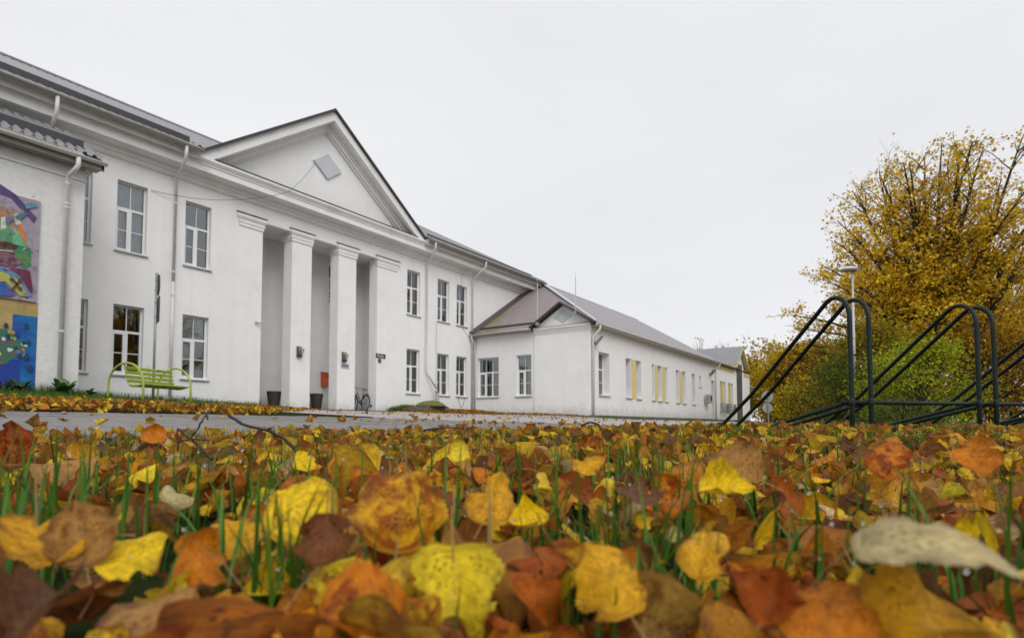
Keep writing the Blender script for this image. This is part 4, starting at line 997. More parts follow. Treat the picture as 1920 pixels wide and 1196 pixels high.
# ================================================================== bicycle in the porch
def bicycle(loc, rz, lean):
    t = thing('bicycle', 'dark city bicycle with a tan saddle leaning behind the second column', 'bicycle', loc, rz)
    t.rotation_euler = (lean, 0, rz)
    R_ = 0.335
    for x, nm in ((0, 'rear'), (1.06, 'front')):
        b = MB(); n = 28
        pts = [(x + R_ * math.cos(2 * PI * i / n), 0, R_ + R_ * math.sin(2 * PI * i / n)) for i in range(n + 1)]
        w = b.tube(pts, 0.018, 8, False).obj('wheel', black_m, t, True)
        r_ = MB().tube([(x + (R_ - .02) * math.cos(2 * PI * i / n), 0, R_ + (R_ - .02) * math.sin(2 * PI * i / n)) for i in range(n + 1)], 0.009, 6, False).obj('rim', steel, w)
        for k in range(14):
            a = 2 * PI * k / 14; MB().tube([(x, 0.02 * (-1) ** k, R_), (x + (R_ - .02) * math.cos(a), 0, R_ + (R_ - .02) * math.sin(a))], 0.0022, 4).obj('spoke', steel, w)
        MB().lathe((x, -0.04, R_), [(0.02, 0), (0.02, 0.08)], 8, 1).obj('hub', steel, w)
        MB().tube([(x + (R_ + .03) * math.cos(a), 0, R_ + (R_ + .03) * math.sin(a)) for a in [math.radians(q) for q in range(15, 195, 12)]], 0.02, 6).obj('mudguard', frame_m, t, True)
    bb, st, ht, hb = Vector((.43, 0, .28)), Vector((.27, 0, .74)), Vector((.86, 0, .82)), Vector((.90, 0, .62))
    fr = MB()
    for a, b2, r in ((bb, st, .017), (bb, hb, .02), (bb + Vector((-.02, 0, .1)), ht, .017), (ht, hb, .02)): fr.tube([a, b2], r, 8)
    for s in (-.05, .05):
        fr.tube([(0, s, R_), bb + Vector((0, s * .4, 0))], .010, 6); fr.tube([(0, s, R_), st + Vector((0, s * .2, -.06))], .009, 6); fr.tube([hb, (1.06, s, R_)], .012, 6)
    fr.obj('frame', frame_m, t, True)
    MB().tube([st, st + Vector((-.035, 0, .16))], .013, 8).obj('seat_post', steel, t)
    sd_ = MB().add([(.10, -.10, .93), (.10, .10, .93), (.22, .075, .935), (.36, .02, .925), (.38, 0, .92), (.36, -.02, .925), (.22, -.075, .935),
                    (.10, -.09, .87), (.10, .09, .87), (.22, .05, .885), (.36, .015, .89), (.38, 0, .89), (.36, -.015, .89), (.22, -.05, .885)],
                   [(0, 1, 2, 3, 4, 5, 6), (13, 12, 11, 10, 9, 8, 7)] + [(i, i + 7, (i + 1) % 7 + 7, (i + 1) % 7) for i in range(7)]).obj('saddle', saddle_m, t)
    MB().tube([ht, ht + Vector((-.04, 0, .20))], .012, 8).obj('stem', steel, t)
    MB().tube([(.62, -.29, 1.02), (.74, -.26, 1.03), (.83, -.10, 1.03), (.83, .10, 1.03), (.74, .26, 1.03), (.62, .29, 1.02)], .012, 8).obj('handlebar', black_m, t, True)
    rk = MB()
    for s in (-.06, 0, .06): rk.tube([(-.22, s, .73), (.22, s, .73)], .006, 6)
    for s in (-.065, .065): rk.tube([(0, s, R_), (-.10, s, .73)], .006, 6)
    rk.tube([(-.22, -.06, .73), (-.22, .06, .73)], .006, 6); rk.obj('carrier', steel, t)
    ch = MB().lathe((.43, -.055, .28), [(.09, 0), (.09, .008)], 16, 1).obj('chainwheel', steel, t)
    for s, q in ((-1, 1), (1, -1)):
        MB().tube([(.43, s * .07, .28), (.43 + q * .10, s * .08, .28 - q * .13)], .009, 6).obj('crank', steel, t)
        MB().box(.43 + q * .10 - .04, s * .08, .28 - q * .13 - .012, .43 + q * .10 + .04, s * .17, .28 - q * .13 + .012).obj('pedal', black_m, t)
    MB().box(-.03, -.012, 0.62, .03, .012, 0.68).obj('rear_light', rust_orange, t)
    return t
bicycle((17.93, 19.78, 0.815), math.atan2(.97, .24), math.radians(4))

# ================================================================== tubs, pots, letter box, ornaments and signs at the portico
def tub(x, y, lab):
    t = place('planter_tub', lab, 'planter', (x, y, 0.815), 'dark tubs under the portico')
    b = MB(); n = 18; 
    o = MB().lathe((x, y, 0.815), [(0.17, 0), (0.26, 0.66), (0.23, 0.66), (0.21, 0.60)], n).obj('tub', pot_brown, t)
    for z, r in ((0.12, .19), (0.52, .245)): MB().lathe((x, y, 0.815 + z), [(r + .004, -.02), (r + .010, .02)], n).obj('hoop', dark_metal, o)
    for k in range(n):
        a = 2 * PI * (k + .5) / n
        MB().slab([(x + r * math.cos(a + s), y + r * math.sin(a + s), 0.815 + z) for r, s, z in ((.172, -.12, .01), (.172, .12, .01), (.262, .12, .65), (.262, -.12, .65))], (0.008 * math.cos(a), 0.008 * math.sin(a), 0)).obj('stave', pot_brown, o)
    MB().lathe((x, y, 0.815 + .60), [(0.205, 0), (0.205, 0.01)], n).obj('soil', soil, t)
tub(13.78, 20.25, 'dark brown tapered tub beside the first column of the portico')
tub(15.78, 20.3, 'dark brown tapered tub between the two columns below the orange box')
def pot_plant(x, y, r, lab, seed):
    t = place('potted_plant', lab, 'plant', (x, y, .815), 'green grey pots in the portico')
    rr = random.Random(seed)
    MB().lathe((x, y, .815), [(r * .75, 0), (r * .95, r * 1.25), (r * 1.08, r * 1.25), (r * 1.08, r * 1.5), (r * .95, r * 1.5)], 14).obj('pot', pot_green, t)
    fo = MB(); stm = MB()
    for k in range(16):
        a = rr.uniform(0, 2 * PI); l = rr.uniform(.12, .28); el = rr.uniform(.5, 1.3)
        e = Vector((x + math.cos(a) * l * math.cos(el), y + math.sin(a) * l * math.cos(el), .815 + r * 1.4 + l * math.sin(el)))
        stm.tube([(x, y, .815 + r * 1.3), e], .004, 5)
        for q in range(2):
            d = Vector((rr.uniform(-1, 1), rr.uniform(-1, 1), rr.uniform(-.3, 1))).normalized() * .07; s = d.cross(Vector((0, 0, 1))).normalized() * .022
            fo.poly([e, e + d * .5 + s, e + d, e + d * .5 - s])
    stm.obj('stem', mat('plant stem', (.05, .08, .03), .7), t); fo.obj('foliage', mat('pot foliage', (.10, .16, .09), .6, noise=(30, .3)), t, fix=False)
pot_plant(12.83, 19.95, .17, 'small leafy plant in a green grey pot at the left side of the portico', 3)
pot_plant(18.26, 19.62, .17, 'small wispy plant in a green grey pot beside the bicycle', 5)
p = on_y(610, 712, BY - .12)
t = place('letter_box', 'orange red letter box on the back wall of the portico', 'letter box', (p.x, p.y, p.z - .3))
MB().box(p.x - .15, BY - .20, p.z - .27, p.x + .15, BY - .003, p.z + .27).obj('box', rust_orange, t)
MB().slab([(p.x - .17, BY - .23, p.z + .272), (p.x + .17, BY - .23, p.z + .272), (p.x + .17, BY - .003, p.z + .33), (p.x - .17, BY - .003, p.z + .33)], (0, 0, .015)).obj('lid', mat('dark orange lid', (.34, .06, .02), .5), t)
MB().box(p.x - .10, BY - .206, p.z + .13, p.x + .10, BY - .201, p.z + .16).obj('slot', black_m, t)
def sheaf(px_, py_, lab):
    c = on_y(px_, py_, FY - .09)
    t = place('straw_torch', lab, 'ornament', (c.x, FY, c.z - .2), 'straw sheaf ornaments on the columns')
    MB().box(c.x - .13, FY - .02, c.z - .24, c.x - .03, FY - .003, c.z + .18).obj('back_board', straw_m, t)
    for k, (a, l) in enumerate(((-.14, .38), (.02, .40), (.17, .38), (.42, .35))):
        b0 = Vector((c.x - .06 + .02 * k, FY - .07, c.z - .22)); MB().tube([b0, b0 + Vector((l * math.sin(a), -.02, l * math.cos(a)))], [.016, .022], 7).obj('stick', straw_m, t)
    MB().box(c.x - .13, FY - .12, c.z - .24, c.x + .05, FY - .021, c.z - .14).obj('holder', dark_metal, t)
sheaf(564, 658, 'sheaf of straw sticks fixed to the first column')
sheaf(648, 668, 'sheaf of straw sticks fixed to the second column above the plaque')
def text_mesh(txt, size, loc, parent, m, name='lettering'):
    cu = bpy.data.curves.new('t', 'FONT'); cu.body = txt; cu.size = size; cu.align_x = 'CENTER'; cu.align_y = 'CENTER'; cu.extrude = 0.002
    o = bpy.data.objects.new('t', cu); COL.objects.link(o)
    me = bpy.data.meshes.new_from_object(o.evaluated_get(bpy.context.evaluated_depsgraph_get()))
    bpy.data.objects.remove(o); me.name = name; me.materials.clear(); me.materials.append(m)
    ob = bpy.data.objects.new(name, me); link(ob, parent); ob.location = loc; ob.rotation_euler = (PI / 2, 0, 0); return ob
c = on_y(714.3, 667.2, FY - .03)
t = place('street_name_sign', 'black street name plate with white letters right of the portico', 'sign', (c.x, FY, c.z))
MB().box(c.x - .27, FY - .03, c.z - .092, c.x + .27, FY - .003, c.z + .092).obj('plate', black_sign, t)
text_mesh('Rožu', 0.19, (c.x - .02, FY - .034, c.z), t, white_print)
c = on_y(712.3, 676.3, FY - .03)
t = place('house_number_sign', 'small round navy house number disc under the street name plate', 'sign', (c.x, FY, c.z))
MB().lathe((c.x, FY - .03, c.z), [(.095, 0), (.095, .027)], 24, 1).obj('disc', blue_sign, t)
text_mesh('2', 0.15, (c.x, FY - .034, c.z), t, white_print)
c = on_y(647.3, 686, FY - .03)
t = place('name_plaque', 'grey plaque with one dark line of writing on the second column', 'sign', (c.x, FY, c.z))
MB().box(c.x - .20, FY - .03, c.z - .085, c.x + .20, FY - .005, c.z + .085).obj('plate', grey_plaque, t)
xx = c.x - .15
for w_, h_ in ((.025, .05), (.03, .035), (.02, .04), (.035, .035), (.03, .045), (.0, 0), (.03, .04), (.025, .03), (.035, .045), (.02, .035)):
    if w_: MB().box(xx, FY - .033, c.z - h_ / 2 + .01, xx + w_, FY - .0295, c.z + h_ / 2 + .01).obj('lettering', dark_print, t)
    xx += w_ + .008
for dx in (-.19, .19): MB().lathe((c.x + dx, FY - .034, c.z + .07), [(.008, 0), (.008, .006)], 6, 1).obj('screw', steel, t)
# small camera on the portico edge
c = on_y(481, 604, FY - .06)
t = place('security_camera', 'tiny white camera on the wall at the left edge of the portico', 'camera', (c.x, FY, c.z))
MB().box(c.x - .03, FY - .06, c.z - .04, c.x + .03, FY - .003, c.z + .04).obj('bracket', lamp_white, t)
MB().tube([(c.x, FY - .07, c.z), (c.x + .17, FY - .14, c.z - .02)], .035, 10).obj('housing', lamp_white, t, True)
# floodlights and the cooling unit on the wing
def flood(px_, py_, lab, y=SY):
    c = on_y(px_, py_, y - .25)
    t = place('floodlight', lab, 'floodlight', (c.x, y, c.z), 'floodlights on the wing')
    MB().box(c.x - .14, y - .05, c.z - .20, c.x - .02, y - .003, c.z + .02).obj('bracket', steel, t)
    MB().tube([(c.x - .08, y - .05, c.z - .1), (c.x, y - .2, c.z - .03)], .02, 8).obj('arm', steel, t)
    u = Vector((.45, -.35, .62)).normalized(); w = Vector((.61, .79, 0)); nn2 = u.cross(w).normalized()
    q = [Vector((c.x, y - .24, c.z)) + u * a * .27 + w * b_ * .15 for a, b_ in ((-1, -1), (1, -1), (1, 1), (-1, 1))]
    MB().slab(q, nn2 * .09).obj('housing', mat('grey housing', (.14, .15, .14), .5, noise=(6, .2)), t)
    MB().slab([p_ + nn2 * .092 for p_ in [Vector((c.x, y - .24, c.z)) + u * a * .23 + w * b_ * .12 for a, b_ in ((-1, -1), (1, -1), (1, 1), (-1, 1))]], nn2 * .004).obj('lens', glass, t)
flood(1123, 640, 'grey floodlight beside the corner downpipe of the wing')
flood(1337, 699, 'grey floodlight near the far end of the wing above the cooling unit')
c = on_y(1328, 747, SY - .2)
t = place('air_conditioner', 'boxy outdoor cooling unit on brackets near the far end of the wing', 'air conditioner', (c.x, SY, c.z))
MB().box(c.x - .42, SY - .42, c.z - .28, c.x + .42, SY - .12, c.z + .30).obj('casing', lamp_white, t)
MB().lathe((c.x - .08, SY - .43, c.z), [(.23, 0), (.23, .012), (.19, .012)], 20, 1).obj('fan_grille', dark_metal, t)
for k in range(6): MB().box(c.x - .425, SY - .38, c.z - .22 + .08 * k, c.x - .42, SY - .16, c.z - .18 + .08 * k).obj('louvre', dark_metal, t)
for dx in (-.3, .3): MB().box(c.x + dx - .02, SY - .45, c.z - .33, c.x + dx + .02, SY - .003, c.z - .28).obj('bracket', steel, t)
# cables
def cable(pts, lab, r=0.008):
    P = []
    for i in range(len(pts) - 1):
        a, b = Vector(pts[i][0]), Vector(pts[i + 1][0]); sag = pts[i][1]
        for k in range(12): s = k / 12; P.append(a.lerp(b, s) - Vector((0, 0, sag * 4 * s * (1 - s))))
    P.append(Vector(pts[-1][0])); o = MB().tube(P, r, 6).obj('cable', wire_m)
    return tag(o, lab, 'cable', 'loose cables on the facade')
cable([((8.72, FY - .03, 7.40), .30), ((13.0, FY - .75, 8.6), .10), ((14.62, FY - .13, 10.4), 0)], 'thin cable sagging from an upper window to the diamond plate in the pediment')
cable([((22.0, FY - .02, 5.25), 0), ((22.0, FY - .02, 2.3), .0), ((22.0, FY - .02, 1.9), 0)], 'thin straight cable down the facade beside the grey standpipe', .006)
cable([((24.25, FY - .03, 1.66), .55), ((23.7, FY - .03, 1.66), 0)], 'looped cable hanging under the last lower window before the wing', .009)
cable([((23.95, FY - .62, 8.6), 0), ((23.95, FY - .03, 7.9), 0), ((23.95, FY - .02, 5.3), .0), ((24.6, FY - .02, 4.8), 0)], 'thin cable from the cornice past the last upper window', .006)

# ================================================================== mossy well cover before the facade
wx, wy = 20.6, 18.55
t = place('well_cover', 'moss grown concrete mound on a stone slab below the facade windows', 'well cover', (wx, wy, gz(wx, wy)))
def rough_box(b, x0, y0, z0, x1, y1, z1, seed):
    rr = random.Random(seed); n = 10; V = []; 
    for i in range(n + 1):
        x = x0 + (x1 - x0) * i / n
        for y, z in ((y0, z0), (y0, z1), (y1, z1), (y1, z0)): V.append((x + rr.uniform(-.02, .02), y + rr.uniform(-.03, .03), z + (rr.uniform(-.02, .02) if z == z1 else 0)))
    b.add(V, [(i * 4 + j, i * 4 + (j + 1) % 4, i * 4 + 4 + (j + 1) % 4, i * 4 + 4 + j) for i in range(n) for j in range(4)] + [(3, 2, 1, 0), (n * 4, n * 4 + 1, n * 4 + 2, n * 4 + 3)])
b = MB(); rough_box(b, wx - 1.35, wy - .45, .4, wx + 1.0, wy + .5, 1.0, 1); b.obj('slab', concrete, t)
b = MB(); rough_box(b, wx - .55, wy - .40, .95, wx + 1.05, wy + .45, 1.06, 2); b.obj('slab', concrete, t)
b = MB(); rough_box(b, wx + 1.0, wy - .30, .4, wx + 2.0, wy + .35, .92, 3); b.obj('slab', concrete, t)
b = MB(); rr = random.Random(9); prof_ = [(.72, 0), (.68, .07), (.58, .15), (.42, .22), (.22, .26), (.02, .275)]
b.lathe((wx + .22, wy, 1.05), prof_, 20); b.v = [(x + rr.uniform(-.02, .02), y * 1.0 + rr.uniform(-.02, .02), z + rr.uniform(-.012, .012)) for x, y, z in b.v]
b.obj('mound', mossy, t, True)

# ================================================================== bicycle rack of bent tubes
def rf(R_, F_, h):          # right / forward of the lens, height above it
    return CAM + v_r * R_ + v_f0 * F_ + Vector((0, 0, h))
rk0, rkd, rkn = Vector((1.43, 2.50)), Vector((0.67, 0.17)), Vector((-0.17, 0.67)).normalized()
base = rf(rk0.x, rk0.y, 0)
rack = place('bicycle_rack', 'dark green rack of paired bent tubes standing in the leafy grass', 'bicycle rack', (base.x, base.y, gz(base.x, base.y)))
TOPH, RT = 0.558, 0.0099
pr = rkd.normalized() * 0.098
for k in range(4):
    for j in (0, 1):
        o2 = rk0 + rkd * k + pr * j
        def P(s, h): q = o2 + rkn * s; return rf(q.x, q.y, h)
        th = TOPH - (0.004 if j else 0)
        # upright, tight bend, long slope down to the foot behind
        r_ = 0.085; foot = 1.20; gzf = -0.155
        dirv = Vector((foot, gzf - th)); L_ = dirv.length
        pts = [P(0, -0.30), P(0, 0.15), P(0, th - r_ * 1.25)]
        a1 = math.atan2(-(th - gzf), foot - .05)           # direction of the slope
        n_ = 9
        cx_, cz_ = r_, th - r_ * 1.1
        for i in range(n_ + 1):
            a = PI - (PI - (PI / 2 + a1)) * i / n_
            pts.append(P(cx_ + r_ * math.cos(a), cz_ + r_ * 1.1 * math.sin(a)))
        pts += [P(foot * .55, th + (gzf - th) * .55 + .0), P(foot, gzf), P(foot + .08, gzf - .10)]
        MB().tube(pts, RT, 14).obj('hoop', rack_paint, rack, True)
        MB().tube([P(0.02, 0.100), P(foot * .5, -.022), P(foot * 1.0, -.150)], RT * .92, 12).obj('lower_tube', rack_paint, rack, True)
for k in range(4):
    for j in (0, 1):
        q_ = rk0 + rkd * k + pr * j; MB().lathe(rf(q_.x, q_.y, .100), [(.0102, -.016), (.0121, -.011), (.0118, .011), (.0102, .016)], 12).obj('weld', rack_paint, rack, True)
a_, b_ = rk0 + rkn * .035 - rkd * .02, rk0 + rkn * .035 + rkd * 3.4
MB().tube([rf(a_.x, a_.y, .100), rf(b_.x, b_.y, .100)], RT * .95, 14).obj('rail', rack_paint, rack, True)

# ================================================================== street lamp
lp = at(1605, 780, 24.0); lz = gz(lp.x, lp.y); lx, ly = lp.x, lp.y
lamp = place('street_lamp', 'white post-top street lamp with a flat winged head before the big tree', 'street lamp', (lx, ly, lz))
MB().tube([(lx, ly, lz - .2), (lx, ly, 3.0), (lx + .03, ly - .02, 6.50)], [.065, .052, .036], 14).obj('pole', mat('galvanised pole', (.52, .52, .51), .5, .2, noise=(6, .12)), lamp, True)
hd = MB(); rd = v_r
for s, L_, h0 in ((-1, .50, .16), (1, .22, .16)):
    n = 8; k0 = len(hd.v)
    for i in range(n + 1):
        q = i / n; x = s * L_ * q; hh = h0 * math.sqrt(max(0, 1 - q ** 2.2)) ; ww = .20 * math.sqrt(max(0, 1 - q ** 3)) + .01
        c = Vector((lx, ly, 6.50)) + rd * x
        for (a, b2) in ((-1, 0), (-.7, .7), (0, 1), (.7, .7), (1, 0)): hd.v.append(tuple(c + v_f0 * a * ww + Vector((0, 0, b2 * hh + .01))))
    for i in range(n):
        for j in range(4): hd.f.append((k0 + i * 5 + j, k0 + i * 5 + j + 1, k0 + i * 5 + 6 + j, k0 + i * 5 + 5 + j))
        hd.f.append((k0 + i * 5 + 4, k0 + i * 5, k0 + i * 5 + 5, k0 + i * 5 + 9))
hd.obj('lamp_head', lamp_white, lamp, True)
MB().slab([Vector((lx, ly, 6.49)) + rd * x + v_f0 * y for x, y in ((-.5, -.12), (.2, -.16), (.2, .16), (-.5, .12))], (0, 0, -.03)).obj('lens', mat('lamp lens', (.25, .25, .24), .3), lamp)

# ================================================================== round road signs on a post, backs towards us
c = at(1440, 745, 32.0); rx_, ry_ = c.x, c.y
t = place('round_sign_post', 'pair of round road signs seen from behind on a thin post before yellow bushes', 'sign', (rx_, ry_, gz(rx_, ry_)))
MB().tube([(rx_, ry_, 0), (rx_, ry_, 2.05)], .03, 10).obj('post', steel, t)
sb = mat('sign back', (.36, .38, .40), .5, .2, noise=(3, .12))
for z, r in ((1.74, .31), (1.13, .27)):
    n = 28; b = MB(); cc = Vector((rx_, ry_, z)) + v_f0 * .05 + v_r * (-.02 if r < .3 else 0)
    b.slab([cc + v_r * r * math.cos(2 * PI * i / n) + Vector((0, 0, r * math.sin(2 * PI * i / n))) for i in range(n)], v_f0 * .012)
    b.obj('sign_plate', sb, t)
    for dz_ in (-.1, .1): MB().box(rx_ - .05, ry_ - .05, z + dz_ - .015, rx_ + .05, ry_ + .05, z + dz_ + .015).obj('clamp', steel, t)
# ================================================================== leaves, grass
PAL = {'yellow': (0.86, 0.56, 0.010), 'lemon': (0.88, 0.68, 0.035), 'gold': (0.70, 0.36, 0.010), 'orange': (0.60, 0.19, 0.010), 'rust': (0.34, 0.075, 0.010),
       'brown': (0.17, 0.058, 0.020), 'dark': (0.055, 0.020, 0.014), 'tan': (0.43, 0.225, 0.062), 'pale': (0.56, 0.46, 0.22), 'mauve': (0.15, 0.066, 0.034)}
PW_ = [('yellow', .25), ('lemon', .06), ('gold', .20), ('orange', .23), ('rust', .12), ('brown', .07), ('dark', .035), ('tan', .06), ('pale', .03), ('mauve', .015)]
PN = [a for a, _ in PW_]; PP = np.array([b for _, b in PW_]); PP /= PP.sum()

def leaf_template(ns, nt, petiole=True, teeth=False):
    s = np.linspace(-1, 1, ns); t = np.linspace(0, 1, nt)
    S, T = np.meshgrid(s, t, indexing='ij'); id_ = np.arange(ns * nt).reshape(ns, nt)
    Fq = np.stack([id_[:-1, :-1], id_[1:, :-1], id_[1:, 1:], id_[:-1, 1:]], -1).reshape(-1, 4)
    W = 0.47 * np.clip(T, 0, 1) ** 0.42 * np.clip(1 - T, 0, 1) ** 0.72 / 0.455
    W = W * (1 - .45 * np.clip((T - .78) / .22, 0, 1) ** 1.5)
    if teeth: W = W * (1 + 0.045 * (((T * 22) % 1) - .5) * 2 * np.abs(S) ** 3)
    X = S * W; Y = T - 0.16 * (np.abs(S) ** 1.2) * (1 - T) ** 3
    X = X.ravel(); Y = Y.ravel(); UVx = S.ravel(); UVy = T.ravel(); ped = np.zeros(ns * nt)
    if petiole:
        k = ns * nt; n = 4
        py = np.linspace(0.02, -0.62, n)
        X = np.concatenate([X, np.repeat(0.012, n), np.repeat(-0.012, n)]); Y = np.concatenate([Y, py, py])
        UVx = np.concatenate([UVx, np.zeros(2 * n)]); UVy = np.concatenate([UVy, np.zeros(2 * n)]); ped = np.concatenate([ped, np.ones(2 * n)])
        Fq = np.concatenate([Fq, np.array([(k + i, k + i + 1, k + n + i + 1, k + n + i) for i in range(n - 1)])])
    return X, Y, np.stack([UVx, UVy], -1), Fq, ped
T_BIG = leaf_template(11, 67, True, True); T_HERO = leaf_template(9, 23, True); T_MID = leaf_template(7, 9, True); T_LOW = leaf_template(3, 4, False)

def leaf_mesh(name, tpl, P, M, size, col, r_):
    """P (N,3) leaf bases, M (N,3,3) orientation (x across, y along the midrib, z normal), size (N,), col (N,4)"""
    X, Y, UV, Fq, ped = tpl; N = len(P); m = len(X)
    asp = r_.uniform(0.85, 1.12, N)[:, None]; fold = r_.uniform(-0.25, 0.85, N)[:, None]; bend = r_.normal(0, 1.2, N)[:, None]
    bend = np.where(np.abs(bend) < 0.05, 0.05, bend); curl = r_.normal(0.2, 1.1, N)[:, None]; ph = r_.uniform(0, 6.3, N)[:, None]; wv = r_.uniform(0.0, 0.04, N)[:, None]
    tw = r_.normal(0, 0.35, N)[:, None]
    x = X[None] * asp * (1 + .10 * np.sin(r_.uniform(5, 11, N)[:, None] * Y[None] + ph * np.sign(X)[None] + ph) + .05 * np.sin(r_.uniform(18, 30, N)[:, None] * Y[None] + 3 * ph)); y = np.repeat(Y[None], N, 0)
    edge = np.abs(X)[None] * 2
    for _k in range(3):                                     # torn and nibbled edges
        tb = r_.uniform(.1, .95, N)[:, None]; wb = r_.uniform(.03, .10, N)[:, None]; db = np.where(r_.uniform(0, 1, N) < .55, r_.uniform(.1, .55, N), 0)[:, None]; sg = r_.choice([-1, 1], N)[:, None]
        x = x * (1 - db * np.exp(-((Y[None] - tb) / wb) ** 2) * (np.sign(X)[None] == sg))
    z = fold * np.abs(x) + curl * x * x + wv * np.sin(9 * y + ph) * edge + wv * 0.6 * np.sin(13 * y + 2 * ph + x * 14) * edge ** 2
    for _k in range(4):
        kx, ky = r_.normal(0, 5 + 2 * _k, N)[:, None], r_.normal(0, 4 + 2 * _k, N)[:, None]; z = z + r_.uniform(.006, .034, N)[:, None] / (1 + .6 * _k) * np.sin(kx * x + ky * y + r_.uniform(0, 6.3, N)[:, None])
    tip = np.clip(y - 0.55, 0, 1); z = z + r_.normal(0, .35, N)[:, None] * tip ** 1.5
    a = tw * y; x, z = x * np.cos(a) - z * np.sin(a), x * np.sin(a) + z * np.cos(a)
    ba = bend * (y - 0.3); yy = np.sin(ba) / bend + 0.3; zz = (1 - np.cos(ba)) / bend
    y2 = yy - z * np.sin(ba); z2 = zz + z * np.cos(ba)
    L = np.stack([x, y2 - 0.45, z2], -1) * size[:, None, None]
    V = np.einsum('nij,nmj->nmi', M, L) + P[:, None, :]
    C_ = np.repeat(col[:, None, :], m, 1).copy()
    C_[:, ped > 0, :3] = np.array((0.36, 0.20, 0.08))
    F_ = (Fq[None] + (np.arange(N) * m)[:, None, None]).reshape(-1, 4)
    return np_mesh(name, V.reshape(-1, 3), F_, leaf_m, C_.reshape(-1, 4), np.repeat(r_.uniform(0, 400, N), m), np.tile(UV, (N, 1)), smooth=True)

def euler_mats(yaw, tilt, roll):
    cy, sy, ct, st, cr_, sr = np.cos(yaw), np.sin(yaw), np.cos(tilt), np.sin(tilt), np.cos(roll), np.sin(roll)
    o = np.zeros_like(yaw); i = np.ones_like(yaw)
    mk = lambda r: np.stack([np.stack(q, -1) for q in r], -2)
    Rz = mk([[cy, -sy, o], [sy, cy, o], [o, o, i]]); Rx = mk([[i, o, o], [o, ct, -st], [o, st, ct]]); Ry = mk([[cr_, o, sr], [o, i, o], [-sr, o, cr_]])
    return Rz @ Rx @ Ry
def pick_cols(n, r_, weights=None):
    w = PP if weights is None else weights
    k = r_.choice(len(PN), n, p=w); base = np.array([PAL[PN[i]] for i in k])
    j = r_.choice(len(PN), n, p=w); base = base * 0.82 + 0.18 * np.array([PAL[PN[i]] for i in j])
    base = base * r_.uniform(0.66, 1.14, (n, 1))
    return np.concatenate([base, r_.beta(1.4, 1.9, n)[:, None]], 1)

lr = np.random.default_rng(21)
fr_, ff_ = np.array(v_r), np.array(v_f0)
def wedge(f0, f1, dens, margin=0.45):
    """even scatter over the wedge of lawn before the lens, a little wider than the view"""
    A = (f1 - f0) * ((f0 + f1) * 1.0 + 2 * margin); n = int(A * dens)
    out = []
    while len(out) < n:
        f = lr.uniform(f0, f1, n * 2); R_ = lr.uniform(-1, 1, n * 2) * (f1 * 1.0 + margin); ok = np.abs(R_) < f * 1.0 + margin
        q = f[ok, None] * ff_[:2] + R_[ok, None] * fr_[:2]; out = list(out) + list(q)
    return np.array(out[:n])
def lawn_ok(q, edge=0.0):
    lim = np.where(q[:, 0] < 8, PATH_Y0 - 0.05 + edge, np.interp(q[:, 0], [8.2, 30, 60], [2.9, 3.4, 5.0]) + edge)
    return q[:, 1] < lim + 0.10 * np.sin(q[:, 0] * 5) + 0.06 * np.sin(q[:, 0] * 13)

def scatter(q, size_lo, size_hi, zlo, zhi, tiltsd, upright=0.12):
    n = len(q); size = lr.uniform(size_lo, size_hi, n)
    tilt = lr.normal(0, tiltsd, n); up = lr.uniform(0, 1, n) < upright; tilt[up] = lr.uniform(0.8, 1.35, up.sum()) * lr.choice([-1, 1], up.sum())
    M = euler_mats(lr.uniform(0, 2 * PI, n), tilt, lr.normal(0, tiltsd * 0.8, n))
    z = ground_z(q[:, 0], q[:, 1]) + lr.uniform(zlo, zhi, n) + np.abs(np.sin(tilt)) * size * 0.30
    return np.concatenate([q, z[:, None]], 1), M, size

